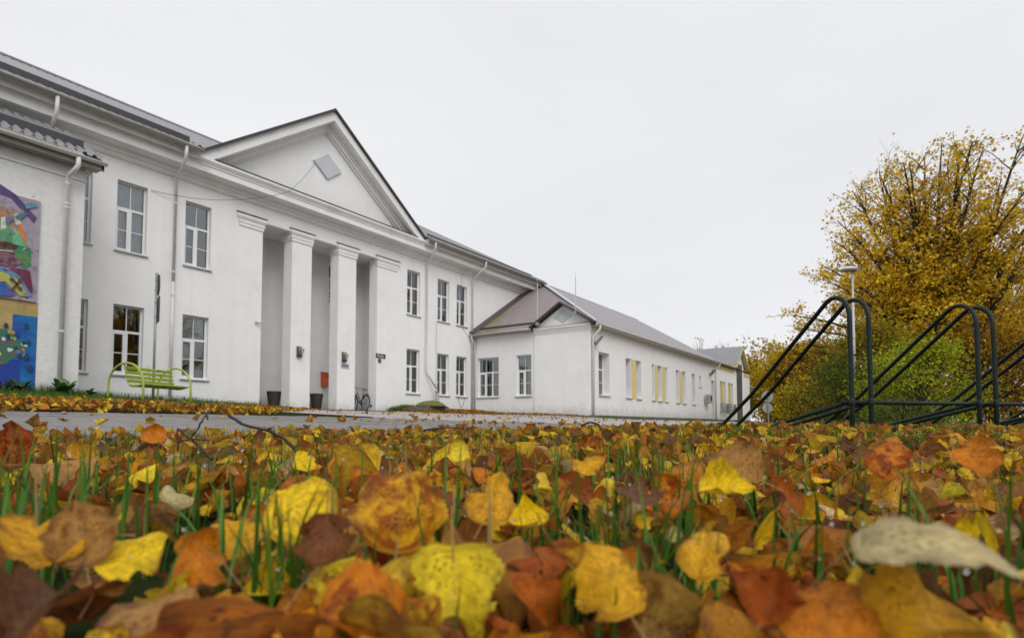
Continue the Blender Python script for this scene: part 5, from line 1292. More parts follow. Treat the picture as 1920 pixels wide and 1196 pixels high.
# --- leaves told apart: the large ones first, each measured
HERO = [  # px, py, distance, length, tip angle (deg, 0 = tip up), lean back (deg), colour, blotch, label
 (852, 1135, .295, .066, 178, 12, 'lemon', .10, 'large bright lemon yellow leaf standing upright at the very front edge'),
 (752, 945, .385, .072, 5, 18, 'gold', .80, 'large orange leaf with dark brown blotches standing upright near the centre'),
 (585, 950, .37, .066, 60, 30, 'yellow', .50, 'large yellow leaf with a brown upper corner behind a tuft of grass'),
 (1775, 1005, .215, .070, 80, 66, 'pale', .38, 'large pale cream leaf lying underside up across the grass'),
 (378, 1040, .33, .044, 0, 25, 'orange', .40, 'round orange leaf with small dark specks left of a grass tuft'),
 (252, 1035, .33, .044, 75, 40, 'yellow', .25, 'bright yellow leaf curled beside the tall folded tan leaf'),
 (925, 935, .41, .050, 20, 25, 'gold', .50, 'golden leaf peppered with dark specks right of the large blotched leaf'),
 (985, 985, .40, .040, 250, 35, 'yellow', .10, 'clean yellow leaf below the speckled golden leaf'),
 (610, 1025, .315, .040, 182, 15, 'brown', .50, 'brown rolled leaf standing among grass blades beside the large yellow leaf'),
 (1375, 880, .55, .060, 300, 35, 'tan', .40, 'tan orange leaf arched over the grass below the bicycle rack'),
 (1670, 855, .60, .058, 15, 25, 'orange', .75, 'orange red blotched leaf standing upright below the second pair of rack tubes'),
 (1835, 850, .52, .046, 10, 30, 'orange', .12, 'plain orange leaf with a pointed tip at the lower end of the rack'),
 (60, 1150, .225, .048, 30, 45, 'mauve', .45, 'dark brown blurred leaf out of focus in the bottom corner'),
 (55, 1005, .31, .060, 285, 45, 'gold', .65, 'mottled golden brown leaf at the picture edge above the dark brown blurred leaf'),
 (150, 1000, .32, .046, 350, 12, 'tan', .55, 'tall folded tan leaf standing on edge with a pale midrib'),
 (330, 925, .48, .034, 320, 30, 'pale', .05, 'small whitish leaf lying between brown leaves beside a tuft of grass'),
 (20, 835, .72, .075, 0, 12, 'rust', .75, 'ragged dark red brown leaf standing upright against the path'),
 (290, 812, .95, .048, 5, 15, 'orange', .15, 'upright orange leaf silhouetted against the paved path'),
 (568, 865, .60, .034, 340, 30, 'yellow', .05, 'small clean yellow leaf before the dark twig'),
 (1135, 1080, .29, .052, 330, 35, 'gold', .20, 'narrow golden leaf folded lengthwise right of the large lemon leaf'),
 (1560, 1150, .235, .050, 30, 50, 'orange', .35, 'blurred orange leaf at the bottom edge right of the centre'),
 (1740, 1165, .225, .046, 60, 50, 'gold', .20, 'blurred golden leaf at the bottom edge below the pale cream leaf'),
 (620, 1160, .25, .058, 300, 55, 'orange', .65, 'blotched rusty leaf at the bottom edge left of the lemon leaf'),
 (1320, 1025, .33, .044, 10, 40, 'gold', .45, 'golden leaf with a cut edge among wet grass right of centre'),
 (1365, 920, .47, .050, 80, 50, 'yellow', .40, 'speckled yellow leaf with a wavy rim behind grass blades right of centre'),
 (125, 865, .62, .070, 80, 55, 'tan', .20, 'long tan leaf rolled into a tube near the paved path'),
 (860, 845, .70, .038, 0, 20, 'lemon', .05, 'clean lemon leaf standing behind the large blotched orange leaf'),
 (1110, 880, .58, .048, 60, 50, 'gold', .30, 'broad golden leaf lying behind the rolled maroon leaf'),
 (1000, 1040, .345, .044, 280, 60, 'rust', .55, 'rolled maroon leaf right of the golden speckled leaf'),
 (450, 990, .385, .048, 20, 35, 'gold', .30, 'dull golden leaf behind the round orange leaf'),
 (1190, 930, .46, .044, 290, 50, 'mauve', .45, 'dark brown curled leaf with a pale edge right of centre'),
 (1450, 1130, .25, .046, 20, 40, 'rust', .50, 'deep rusty leaf standing at the bottom edge left of the blurred orange leaf'),
 (290, 1140, .26, .048, 60, 60, 'tan', .60, 'dull tan leaf lying flat at the bottom edge left of centre'),
]
def face_mat(ang, lean, d):
    # the leaf's normal looks at the lens, its tip turned by ang in the picture, then it leans back
    vd = np.array(d); n0 = -vd / np.linalg.norm(vd)
    n0[2] = 0; n0 /= np.linalg.norm(n0); up = np.array((0, 0, 1.0)); x0 = np.cross(up, n0)
    le = math.radians(lean); n1 = n0 * math.cos(le) + up * math.sin(le); u1 = up * math.cos(le) - n0 * math.sin(le)
    a = math.radians(ang); y = u1 * math.cos(a) + x0 * math.sin(a); x = np.cross(y, n1)
    return np.stack([x, y, n1], -1)
def single_leaf(name, P, M, size, col, seed, tpl=None):
    me = leaf_mesh(name, T_HERO if tpl is None else tpl, np.zeros((1, 3)), np.array([M]), np.array([size]), np.array([col]), np.random.default_rng(seed))
    o = bpy.data.objects.new('fallen_leaf', me); COL.objects.link(o); o.location = P; return o
for k, (px, py, d, L_, an_, le, cn, bl, lab) in enumerate(HERO):
    p = at(px, py, d); dd = p - CAM
    tag(single_leaf('fallen_leaf', p, face_mat(an_, le + 9, dd), L_ * 0.74, (*[min(.9, c * (1.08 if cn not in ('lemon', 'pale') else 1)) for c in PAL[cn]], bl), 500 + k, T_BIG), lab, 'leaf', 'large fallen leaves at the front')

# --- the rest of the near carpet
q1 = np.concatenate([wedge(0.20, 0.55, 1500), wedge(0.55, 1.6, 1050), wedge(1.6, 3.2, 620, 0.6)])
q0 = wedge(0.24, 1.0, 900, .3)
q1 = q1[lawn_ok(q1, 0.05)]
P1, M1, S1 = scatter(q1, 0.020, 0.050, 0.004, 0.050, 0.55, 0.18)
q0 = q0[lawn_ok(q0)]; P0, M0, S0 = scatter(q0, 0.009, 0.022, 0.006, 0.058, 0.8, 0.3)
P1, M1, S1, q1 = np.concatenate([P1, P0]), np.concatenate([M1, M0]), np.concatenate([S1, S0]), np.concatenate([q1, q0])
f1 = q1 @ ff_[:2]; r1 = q1 @ fr_[:2]
top_ok = (P1[:, 2] + 0.45 * S1 < np.where(f1 < 0.55, 0.085 + 0.06 * np.clip(f1 - .2, 0, 1), 0.30))
heroP = np.array([list(at(h[0], h[1], h[2])) + [h[3]] for h in HERO])
clear = np.ones(len(P1), bool)
for hx, hy, hz, hs in heroP:       # nothing lies across a large leaf in front of it
    hf = hx * ff_[0] + hy * ff_[1]; hr = hx * fr_[0] + hy * fr_[1]
    s = f1 / hf; clear &= ~((np.abs(r1 / s - hr) < hs * 0.30) & (f1 < hf + .01) & (f1 > hf * 0.72) & (P1[:, 2] + .35 * S1 > CAM.z + (hz - .12 * hs - CAM.z) * s))
keep = top_ok & clear
P1, M1, S1, f1, r1 = P1[keep], M1[keep], S1[keep], f1[keep], r1[keep]
C1 = pick_cols(len(P1), lr)
wn = PP.copy(); wn[PN.index('rust')] += .09; wn[PN.index('brown')] += .03; wn[PN.index('orange')] += .08; wn[PN.index('yellow')] -= .05; wn[PN.index('dark')] += .01; wn /= wn.sum()
Cn = pick_cols(len(P1), lr, wn); Cn[:, 3] = lr.beta(1.6, 1.8, len(P1)); Cn[:, :3] = np.minimum(Cn[:, :3] * 1.22, .9); C1 = np.where((f1 < .75)[:, None], Cn, C1)
vis = (np.abs(r1) < f1 * .86) & (f1 > .2)
big = np.argsort(np.where(vis, -(S1 / f1) ** 2 * (0.3 + np.abs(M1[:, 2, 1])), 0))[:265]
def hue(c):
    return 'yellow' if c[1] > .38 else 'golden' if c[1] > .22 else 'orange' if c[0] > .33 else 'rusty' if c[0] > .18 else 'dark brown'
def to_px(p):
    v = Vector(p) - CAM; z = v.dot(v_f); return CX + F_PX * v.dot(v_r) / z, CY - F_PX * v.dot(v_u) / z
MARK = [' '.join(h[8].split()[:h[8].split().index('leaf') + 1]) for h in HERO]
def where(p):
    a, b = to_px(p); k = min(range(len(HERO)), key=lambda i: math.hypot(HERO[i][0] - a, HERO[i][1] - b))
    dx, dy = a - HERO[k][0], b - HERO[k][1]
    rel = ('right of' if dx > 0 else 'left of') if abs(dx) > abs(dy) else ('in front of' if dy > 0 else 'behind')
    return '%s the %s' % (rel, MARK[k])
for k, i in enumerate(big):
    o = single_leaf('fallen_leaf', P1[i], M1[i], S1[i], C1[i], 9000 + k)
    hn = hue(C1[i]); tl = abs(M1[i][2, 2]); pose = 'upright' if tl < .45 else 'tilted' if tl < .8 else 'flat'
    tag(o, '%s %s %s leaf %s' % ('small' if S1[i] < .038 else 'broad', pose, hn, where(P1[i])), 'leaf', 'fallen leaves of the near lawn')
rest_i = np.setdiff1d(np.arange(len(P1)), big)
nearer = rest_i[f1[rest_i] < 1.5]; beyond = rest_i[f1[rest_i] >= 1.5]
lo = link(bpy.data.objects.new('leaf_litter', leaf_mesh('leaf_litter', T_MID, P1[nearer], M1[nearer], S1[nearer], C1[nearer], lr)))
lm = link(bpy.data.objects.new('leaf_litter', leaf_mesh('leaf_litter', leaf_template(5, 6, False), P1[beyond], M1[beyond], S1[beyond] * .95, C1[beyond], lr)))
# --- farther leaves
parts = []
q = wedge(3.2, 9.0, 260, 0.8); parts.append(q[lawn_ok(q)])
q = wedge(9.0, 28.0, 46, 1.0); parts.append(q[lawn_ok(q)])
qx, qy = lr.uniform(-3, 14.5, 14000), 5.2 + lr.beta(1.0, 2.6, 14000) * 9.0
ok = (qy < np.interp(qx, [2.0, 3.4, 14.0, 14.5], [3.5, 5.25, 18.7, 18.8]) - 99) | (qx < np.interp(qy, [5.2, 18.7], [3.5, 14.0]))
parts.append(np.stack([qx, qy], 1)[ok])
qx, qy = lr.uniform(7.5, 14.2, 7000), lr.uniform(11.0, 18.6, 7000); ok = (qx < np.interp(qy, [5.2, 18.7], [3.6, 14.2])) & (qx > np.interp(qy, [11, 18.6], [6.2, 10.8])); parts.append(np.stack([qx, qy], 1)[ok])
qx, qy = lr.uniform(18.9, 24.8, 4200), 19.15 - np.abs(lr.normal(0, 1.0, 4200)); parts.append(np.stack([qx, qy], 1))
qx, qy = 24.85 - np.abs(lr.normal(0, .45, 900)), lr.uniform(12.6, 19, 900); parts.append(np.stack([qx, qy], 1))
qx, qy = lr.uniform(-3, 9, 330), lr.uniform(2.5, 5.2, 330); parts.append(np.stack([qx, qy], 1))
qx, qy = lr.uniform(6, 26, 700), lr.uniform(3.4, 16.5, 700); ok = qx > np.interp(qy, [5.2, 18.7], [3.6, 14.2]); parts.append(np.stack([qx, qy], 1)[ok])
q2 = np.concatenate(parts)
P2, M2, S2 = scatter(q2, 0.035, 0.075, 0.012, 0.05, 0.42, 0.10)
far_w = PP.copy(); far_w[PN.index('tan')] += .12; far_w[PN.index('gold')] += .10; far_w /= far_w.sum()
fo_ = link(bpy.data.objects.new('leaf_litter', leaf_mesh('leaf_litter', T_LOW, P2, M2, S2, pick_cols(len(P2), lr, far_w), lr)))
for o, l in ((lo, 'carpet of yellow and rusty leaves covering the near lawn'), (lm, 'leaf carpet of the middle lawn up to the path and rack'), (fo_, 'scattered leaves on the farther lawn, path and yard')):
    o['kind'] = 'stuff'; o['label'] = l; o['category'] = 'leaf litter'

# --- grass
def blades(q, h_lo, h_hi, w_lo, w_hi, r_, lean=0.5):
    n = len(q); h = r_.uniform(h_lo, h_hi, n) ** 1.0; w = r_.uniform(w_lo, w_hi, n); yaw = r_.uniform(0, 2 * PI, n); la = np.abs(r_.normal(0, lean, n)) * 1.0
    z0 = ground_z(q[:, 0], q[:, 1]) - 0.004
    t = np.array([0, .38, .72, 1.0]); wt = np.array([1.0, .9, .6, .06])
    out = la[:, None] * (t[None] ** 1.8) * h[:, None]; up = np.sqrt(np.clip(1 - (la[:, None] * t[None] * .8) ** 2, .15, 1)) * t[None] * h[:, None]
    cx_, sx_ = np.cos(yaw), np.sin(yaw)
    C0 = np.stack([q[:, 0:1] + cx_[:, None] * out, q[:, 1:2] + sx_[:, None] * out, z0[:, None] + up], -1)
    sd_ = np.stack([-sx_, cx_, np.zeros(n)], -1)[:, None, :] * (w[:, None] * wt[None] * .5)[..., None]
    V = np.stack([C0 - sd_, C0 + sd_], 2).reshape(n, 8, 3)
    Fq = np.array([(0, 1, 3, 2), (2, 3, 5, 4), (4, 5, 7, 6)])
    base = np.array((0.050, 0.130, 0.014))[None] * r_.uniform(.55, 1.7, (n, 1)); dry = r_.uniform(0, 1, n) < .07; base[dry] = np.array((.30, .22, .09)); yl = r_.uniform(0, 1, n) < .15; base[yl] = base[yl] * .5 + np.array((.07, .10, .01))
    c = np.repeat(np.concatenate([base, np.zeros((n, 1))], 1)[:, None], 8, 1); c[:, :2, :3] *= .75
    return V.reshape(-1, 3), (Fq[None] + (np.arange(n) * 8)[:, None, None]).reshape(-1, 4), c.reshape(-1, 4)
def tuft(q, k, spread, r_):
    return np.repeat(q, k, 0) + r_.normal(0, spread, (len(q) * k, 2))
gr = np.random.default_rng(5)
sets = []
q = wedge(0.27, 1.0, 165); q = q[lawn_ok(q)]; sets.append(blades(tuft(q, 10, .011, gr), .035, .10, .0020, .0044, gr, .42))
q = wedge(0.30, 1.0, 260); q = q[lawn_ok(q)]; sets.append(blades(q, .05, .12, .0020, .0044, gr, .45))
q = wedge(1.0, 3.2, 270, .6); q = q[lawn_ok(q, .08)]; sets.append(blades(tuft(q, 8, .018, gr), .035, .085, .0022, .0048, gr, .42))
q = wedge(1.4, 3.4, 120, .6); q = q[lawn_ok(q, .12) & (q @ fr_[:2] > .8)]; sets.append(blades(tuft(q, 9, .025, gr), .03, .085, .002, .0045, gr, .45))
q = wedge(3.2, 9.0, 80, .8); q = q[lawn_ok(q)]; sets.append(blades(tuft(q, 8, .04, gr), .03, .085, .003, .006, gr, .45))
q = wedge(9.0, 30.0, 18, 1.0); q = q[lawn_ok(q)]; sets.append(blades(tuft(q, 8, .09, gr), .06, .20, .006, .012, gr, .45))
# left lawn
qx, qy = gr.uniform(-3, 14, 9000), 19.2 - gr.beta(1.1, 1.6, 9000) * 13.8; ok = qx < np.interp(qy, [5.2, 18.7], [3.4, 13.6]); ok &= ~((qx < 6.3) & (qy > 17.0))
sets.append(blades(tuft(np.stack([qx, qy], 1)[ok], 7, .05, gr), .04, .13, .005, .010, gr, .45))
qx = gr.uniform(4.0, 12.4, 900); qy = np.where(qx < 6.25, 17.1, 19.2) - np.abs(gr.normal(0, .12, 900)); sets.append(blades(tuft(np.stack([qx, qy], 1), 6, .03, gr), .08, .30, .006, .011, gr, .4))
qx = gr.uniform(18.4, 20.0, 260); qy = 18.95 - np.abs(gr.normal(0, .22, 260)); sets.append(blades(tuft(np.stack([qx, qy], 1), 7, .05, gr), .10, .26, .008, .014, gr, .5))
qx = gr.uniform(25.0, 46, 700); qy = 12.1 - np.abs(gr.normal(0, .25, 700)); sets.append(blades(tuft(np.stack([qx, qy], 1), 5, .06, gr), .05, .16, .01, .016, gr, .5))
for px, d, k, h0, h1, sp in ((540, .34, 22, .06, .115, .010), (520, .36, 12, .05, .10, .014), (1000, .36, 12, .05, .10, .02), (1245, .36, 14, .06, .13, .02), (1300, .33, 12, .05, .11, .02), (210, .42, 14, .05, .10, .012), (1240, .55, 3, .13, .15, .006),
                            (840, .40, 5, .09, .13, .008), (690, .33, 6, .05, .09, .012), (1870, .34, 4, .11, .15, .015), (1480, .40, 12, .06, .10, .03), (60, .45, 14, .05, .11, .03), (1190, .31, 8, .05, .09, .02), (1620, .38, 14, .05, .10, .03), (880, .28, 7, .05, .085, .02), (420, .55, 12, .05, .09, .03), (1060, .48, 12, .05, .10, .03), (1350, .60, 10, .06, .11, .03), (780, .30, 5, .05, .08, .012), (1700, .5, 12, .06, .11, .03), (1130, .42, 10, .05, .10, .02)):
    c = at(px, 800, d); q = np.array([(c.x, c.y)]); sets.append(blades(tuft(q, int(k * 1.4), sp, gr), h0, h1, .0020, .0042, gr, .38))
off = 0; Vs, Fs, Cs = [], [], []
for V_, F_, C_ in sets: Vs.append(V_); Fs.append(F_ + off); Cs.append(C_); off += len(V_)
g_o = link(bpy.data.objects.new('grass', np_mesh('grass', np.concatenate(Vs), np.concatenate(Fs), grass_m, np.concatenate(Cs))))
g_o['kind'] = 'stuff'; g_o['label'] = 'wet green grass growing up through the fallen leaves'; g_o['category'] = 'grass'

# --- twigs lying on the leaves
def twig(name, lines, lab, d):
    b = MB()
    rr = random.Random(lab)
    for pts, r0, r1 in lines:
        P = [at(a, c, d + e) for a, c, e in pts]; Q = []
        for i in range(len(P) - 1):
            for k in range(4): Q.append(P[i].lerp(P[i + 1], k / 4) + Vector((rr.uniform(-1, 1), rr.uniform(-1, 1), rr.uniform(-1, 1))) * .0012)
        Q.append(P[-1]); n = len(Q)
        b.tube(Q, [r0 + (r1 - r0) * i / (n - 1) + rr.uniform(-.0003, .0006) for i in range(n)], 7)
    return tag(b.obj(name, twig_m, None, True), lab, 'twig', 'dark twigs on the leaves')
twig('fallen_twig', [([(428, 778, .0), (455, 795, .0), (500, 806, .01), (535, 822, .02), (560, 850, .03)], .0021, .0029), ([(500, 806, .01), (512, 801, .0)], .0013, .0009)], 'thick dark twig jutting up against the paved path', 1.0)
twig('fallen_twig', [([(332, 804, .0), (358, 822, .0), (385, 848, .01), (400, 862, .01)], .0015, .0021), ([(360, 818, .0), (375, 795, .0), (388, 774, .0)], .0014, .0008), ([(332, 804, 0), (333, 845, .0)], .0013, .001), ([(333, 828, 0), (362, 822, 0), (392, 826, .01)], .0012, .0009)], 'forked thin dark twig left of the thick twig', .85)
twig('fallen_twig', [([(795, 806, 0), (830, 801, 0), (870, 803, 0)], .0022, .0015)], 'low dark twig lying flat in the middle of the leaf carpet', 1.3)
twig('fallen_twig', [([(1090, 798, 0), (1105, 791, 0), (1122, 795, 0), (1128, 806, 0)], .004, .003)], 'short bent twig on the leaves before the wing corner', 2.0)

# --- dew on the grass
dw = MB(); rd_ = random.Random(3)
for k in range(110):
    f_ = rd_.uniform(.28, 1.1); r0_ = rd_.uniform(-.85, .85) * f_; x_, y_ = f_ * ff_[0] + r0_ * fr_[0], f_ * ff_[1] + r0_ * fr_[1]
    if y_ > 2.3: continue
    z_ = gz(x_, y_) + rd_.uniform(.045, .085); rr_ = rd_.uniform(.0007, .0015)
    dw.lathe((x_, y_, z_), [(rr_ * math.sin(a), -rr_ * math.cos(a)) for a in (.15, .8, 1.57, 2.3, 3.0)], 8)
dm = bpy.data.materials.new('dew'); dm.use_nodes = True; db_ = dm.node_tree.nodes['Principled BSDF']
db_.inputs['Base Color'].default_value = (.95, .97, 1, 1); db_.inputs['Roughness'].default_value = .03; db_.inputs['Transmission Weight'].default_value = .8; db_.inputs['IOR'].default_value = 1.33
do = dw.obj('dew_drops', dm, None, True); do['kind'] = 'stuff'; do['label'] = 'tiny dew drops clinging to the near grass'; do['category'] = 'dew'
# --- weeds against the mural wall
def weed(x, y, n, L_, lab, seed, col=(.05, .13, .02)):
    z = gz(x, y); t = place('weed', lab, 'plant', (x, y, z), 'weeds along the walls'); rr = random.Random(seed); b = MB(); s = MB()
    for k in range(n):
        a = rr.uniform(0, 2 * PI); el = rr.uniform(.35, 1.2); l = L_ * rr.uniform(.6, 1.1); d = Vector((math.cos(a) * math.cos(el), math.sin(a) * math.cos(el), math.sin(el)))
        sd_ = d.cross(Vector((0, 0, 1))).normalized(); o_ = Vector((x, y, z)); s.tube([o_, o_ + d * l * .35], .005, 5)
        p0, p1, p2, p3 = o_ + d * l * .3, o_ + d * l * .55, o_ + d * l * .8 - Vector((0, 0, .03)), o_ + d * l - Vector((0, 0, .09)); w = l * .14
        b.add([p0, p1 - sd_ * w, p1 + sd_ * w, p2 - sd_ * w * .8, p2 + sd_ * w * .8, p3], [(0, 1, 2), (1, 3, 4, 2), (3, 5, 4)])
    s.obj('stem', mat('weed stem', (.08, .10, .03), .7), t); b.obj('foliage', mat('weed leaf %s' % str(col), col, .5, noise=(12, .3)), t, fix=False)
weed(5.75, 16.75, 26, .55, 'leafy green weed at the foot of the wing downpipe', 1)
weed(4.95, 16.8, 22, .45, 'dark bushy weed before the blue wall painting', 2, (.03, .07, .02))
weed(4.6, 16.7, 16, .40, 'reddish green weed at the picture edge before the wall painting', 4, (.10, .06, .02))
weed(6.35, 16.95, 10, .40, 'thin weed at the corner of the roughcast wing', 6)

# ================================================================== trees
def tube_np(store, path, r0, r1, seg):
    path = np.array(path); n = len(path); d = np.gradient(path, axis=0); d /= np.linalg.norm(d, axis=1)[:, None] + 1e-9
    ref = np.array((0.3, 0.9, 0.2)); a = np.cross(d, ref); a /= np.linalg.norm(a, axis=1)[:, None] + 1e-9; b = np.cross(d, a)
    r = np.linspace(r0, r1, n); th = np.arange(seg) * 2 * PI / seg
    V = path[:, None] + (a[:, None] * np.cos(th)[None, :, None] + b[:, None] * np.sin(th)[None, :, None]) * r[:, None, None]
    k = store['n']; i = np.arange(n - 1)[:, None] * seg; j = np.arange(seg)[None]
    F_ = np.stack([i + j, i + (j + 1) % seg, i + seg + (j + 1) % seg, i + seg + j], -1).reshape(-1, 4) + k
    store['V'].append(V.reshape(-1, 3)); store['F'].append(F_); store['n'] += n * seg
def curve(p0, p1, bow, n, r_, wob):
    t = np.linspace(0, 1, n)[:, None]; L_ = np.linalg.norm(p1 - p0)
    w = np.cumsum(r_.normal(0, wob * L_ / n, (n, 3)), 0); w = w - t * w[-1]
    return p0 + (p1 - p0) * t + bow * (4 * t * (1 - t)) + w
def leaf_cards(P, size, cols, r_, droop=0.35):
    """small pointed leaves, each a folded four-cornered face"""
    n = len(P); yaw = r_.uniform(0, 2 * PI, n); tilt = r_.normal(-droop, .65, n); M = euler_mats(yaw, tilt, r_.normal(0, .6, n))
    s = size * r_.uniform(.6, 1.35, n)
    L_ = np.array([(0, -.5, 0), (.42, -.02, .10), (0, .55, -.04), (-.42, -.02, .10)])[None] * s[:, None, None]
    V = np.einsum('nij,nmj->nmi', M, L_) + P[:, None]
    F_ = np.arange(n * 4).reshape(n, 4)
    c = np.repeat(np.concatenate([cols, np.zeros((n, 1))], 1)[:, None], 4, 1)
    return V.reshape(-1, 3), F_, c.reshape(-1, 4)
def mix_cols(n, pal, w, r_, var=.3):
    k = r_.choice(len(pal), n, p=np.array(w) / sum(w)); return np.array(pal)[k] * r_.uniform(1 - var, 1 + var, (n, 1))

def big_tree():
    r_ = np.random.default_rng(11); D = 30.0
    b3 = at(1752, 800, D); bx, by = b3.x, b3.y; bz = gz(bx, by); base = np.array((bx, by, bz))
    t = place('maple_tree', 'tall many-stemmed tree with thinning golden brown leaves beside the bicycle rack', 'tree', tuple(base))
    st = {'V': [], 'F': [], 'n': 0}; anchors = []
    tips = [(1818, 232, 1), (1742, 262, -1), (1690, 300, 2), (1862, 262, -2), (1905, 300, 1), (1640, 365, -1), (1600, 430, 2), (1545, 500, 0), (1500, 585, 1), (1960, 330, -1), (2010, 430, 1), (2050, 540, 0),
            (1720, 330, -4), (1800, 320, 4), (1580, 560, -3), (1660, 420, 4), (1900, 420, -4), (1960, 520, 4), (1780, 400, -5), (1780, 240, 2), (1850, 248, 3), (1765, 300, -3), (1520, 545, -2), (1588, 402, 1), (1628, 350, -3), (1562, 462, -2), (1655, 318, 3), (1535, 600, 3), (1600, 500, -4), (1660, 335, -2), (1710, 280, 3), (1620, 470, 5), (1560, 640, 2), (2000, 640, -2), (1640, 620, -5), (1880, 620, -5)]
    fork = base + np.array((0, 0, 1.2))
    tube_np(st, np.array([base - (0, 0, .3), base + (0, 0, .5), fork]), .48, .36, 12)
    tube_np(st, curve(base + np.array(fr_.tolist()) * 1.6 - (0, 0, .2), base + np.array(fr_.tolist()) * 1.5 + (0, 0, 4.5), np.zeros(3), 8, r_, .03), .24, .17, 10)
    for px, py, dep in tips:
        tip = np.array(at(px, py + (0 if px < 1730 else 22 if py < 420 else 6), D)) + np.array(v_f0) * dep * .9
        hgt = tip[2] - bz; s0 = fork + r_.normal(0, .12, 3) * (1, 1, .2)
        if px > 1790: s0 = base + fr_ * 1.45 + np.array((0, 0, 1.5))
        elif px < 1640 or dep < -3: s0 = base + np.array((0, 0, min(2.4, 1.0 + hgt * .12))) + r_.normal(0, .1, 3)
        lat = tip - s0; lat[2] = 0
        path = curve(s0, tip, -lat * .13 + np.array((0, 0, .10 * np.linalg.norm(lat))), 16, r_, .035)
        L_ = np.linalg.norm(tip - s0); r0 = .05 + .0155 * L_; tube_np(st, path, r0, .022, 8)
        nb = int(5 + L_ * 1.7)
        for k in range(nb):
            s = r_.uniform(.16, 1.0) ** .85; p = path[min(15, int(s * 15))]; dirn = path[min(15, int(s * 15) + 1)] - path[max(0, int(s * 15) - 1)]; dirn /= np.linalg.norm(dirn) + 1e-9
            az = r_.uniform(0, 2 * PI); out = np.array((math.cos(az), math.sin(az), r_.uniform(-.05, .55))); out = out / np.linalg.norm(out)
            bl = (1 - s * .72) * L_ * .30 * r_.uniform(.6, 1.15) + .4
            q = p + (out * .85 + dirn * .55) * bl; bp_ = curve(p, q, np.array((0, 0, -.06 * bl if s < .4 else .04 * bl)), 8, r_, .08)
            tube_np(st, bp_, max(.012, .018 * bl), .006, 5)
            for m in range(int(3 + bl * 2.2)):
                s2 = r_.uniform(.25, 1.0); p2 = bp_[min(7, int(s2 * 7))]; tl = r_.uniform(.35, .95) * (.6 + .3 * bl)
                dv = r_.normal(0, 1, 3) + out * 1.1 + np.array((0, 0, .45)); dv /= np.linalg.norm(dv); q2 = p2 + dv * tl
                tp = curve(p2, q2, r_.normal(0, .03, 3), 4, r_, .05); tube_np(st, tp, .008, .0035, 3)
                h = (q2[2] - bz) / 15.3
                nl = int(r_.poisson(np.interp(h, [0, .45, .62, .8, 1.0], [15.5, 13, 8.2, 5.4, 3.4])))
                for _ in range(nl): anchors.append(tp[r_.integers(1, 4)] + r_.normal(0, .13, 3))
    P = np.array(anchors); P = P[P[:, 2] > bz + .6]
    h = np.clip((P[:, 2] - bz) / 15, 0, 1)
    low = mix_cols(len(P), [(.86, .59, .020), (.76, .46, .017), (.88, .70, .04), (.50, .25, .018), (.62, .53, .03)], [4, 3, 2.8, 1.0, 1.6], r_)
    high = mix_cols(len(P), [(.72, .46, .03), (.80, .56, .03), (.48, .25, .02)], [3, 2.6, 1.4], r_)
    cols = np.where((r_.uniform(0, 1, len(P)) < h * 1.15)[:, None], high, low)
    V, F_, c = leaf_cards(P, .145, cols, r_)
    link(bpy.data.objects.new('trunk', np_mesh('trunk', np.concatenate(st['V']), np.concatenate(st['F']), bark, smooth=True)), t)
    link(bpy.data.objects.new('crown', np_mesh('crown', V, F_, tree_leaf_m, c)), t)
    return t
TB = big_tree()

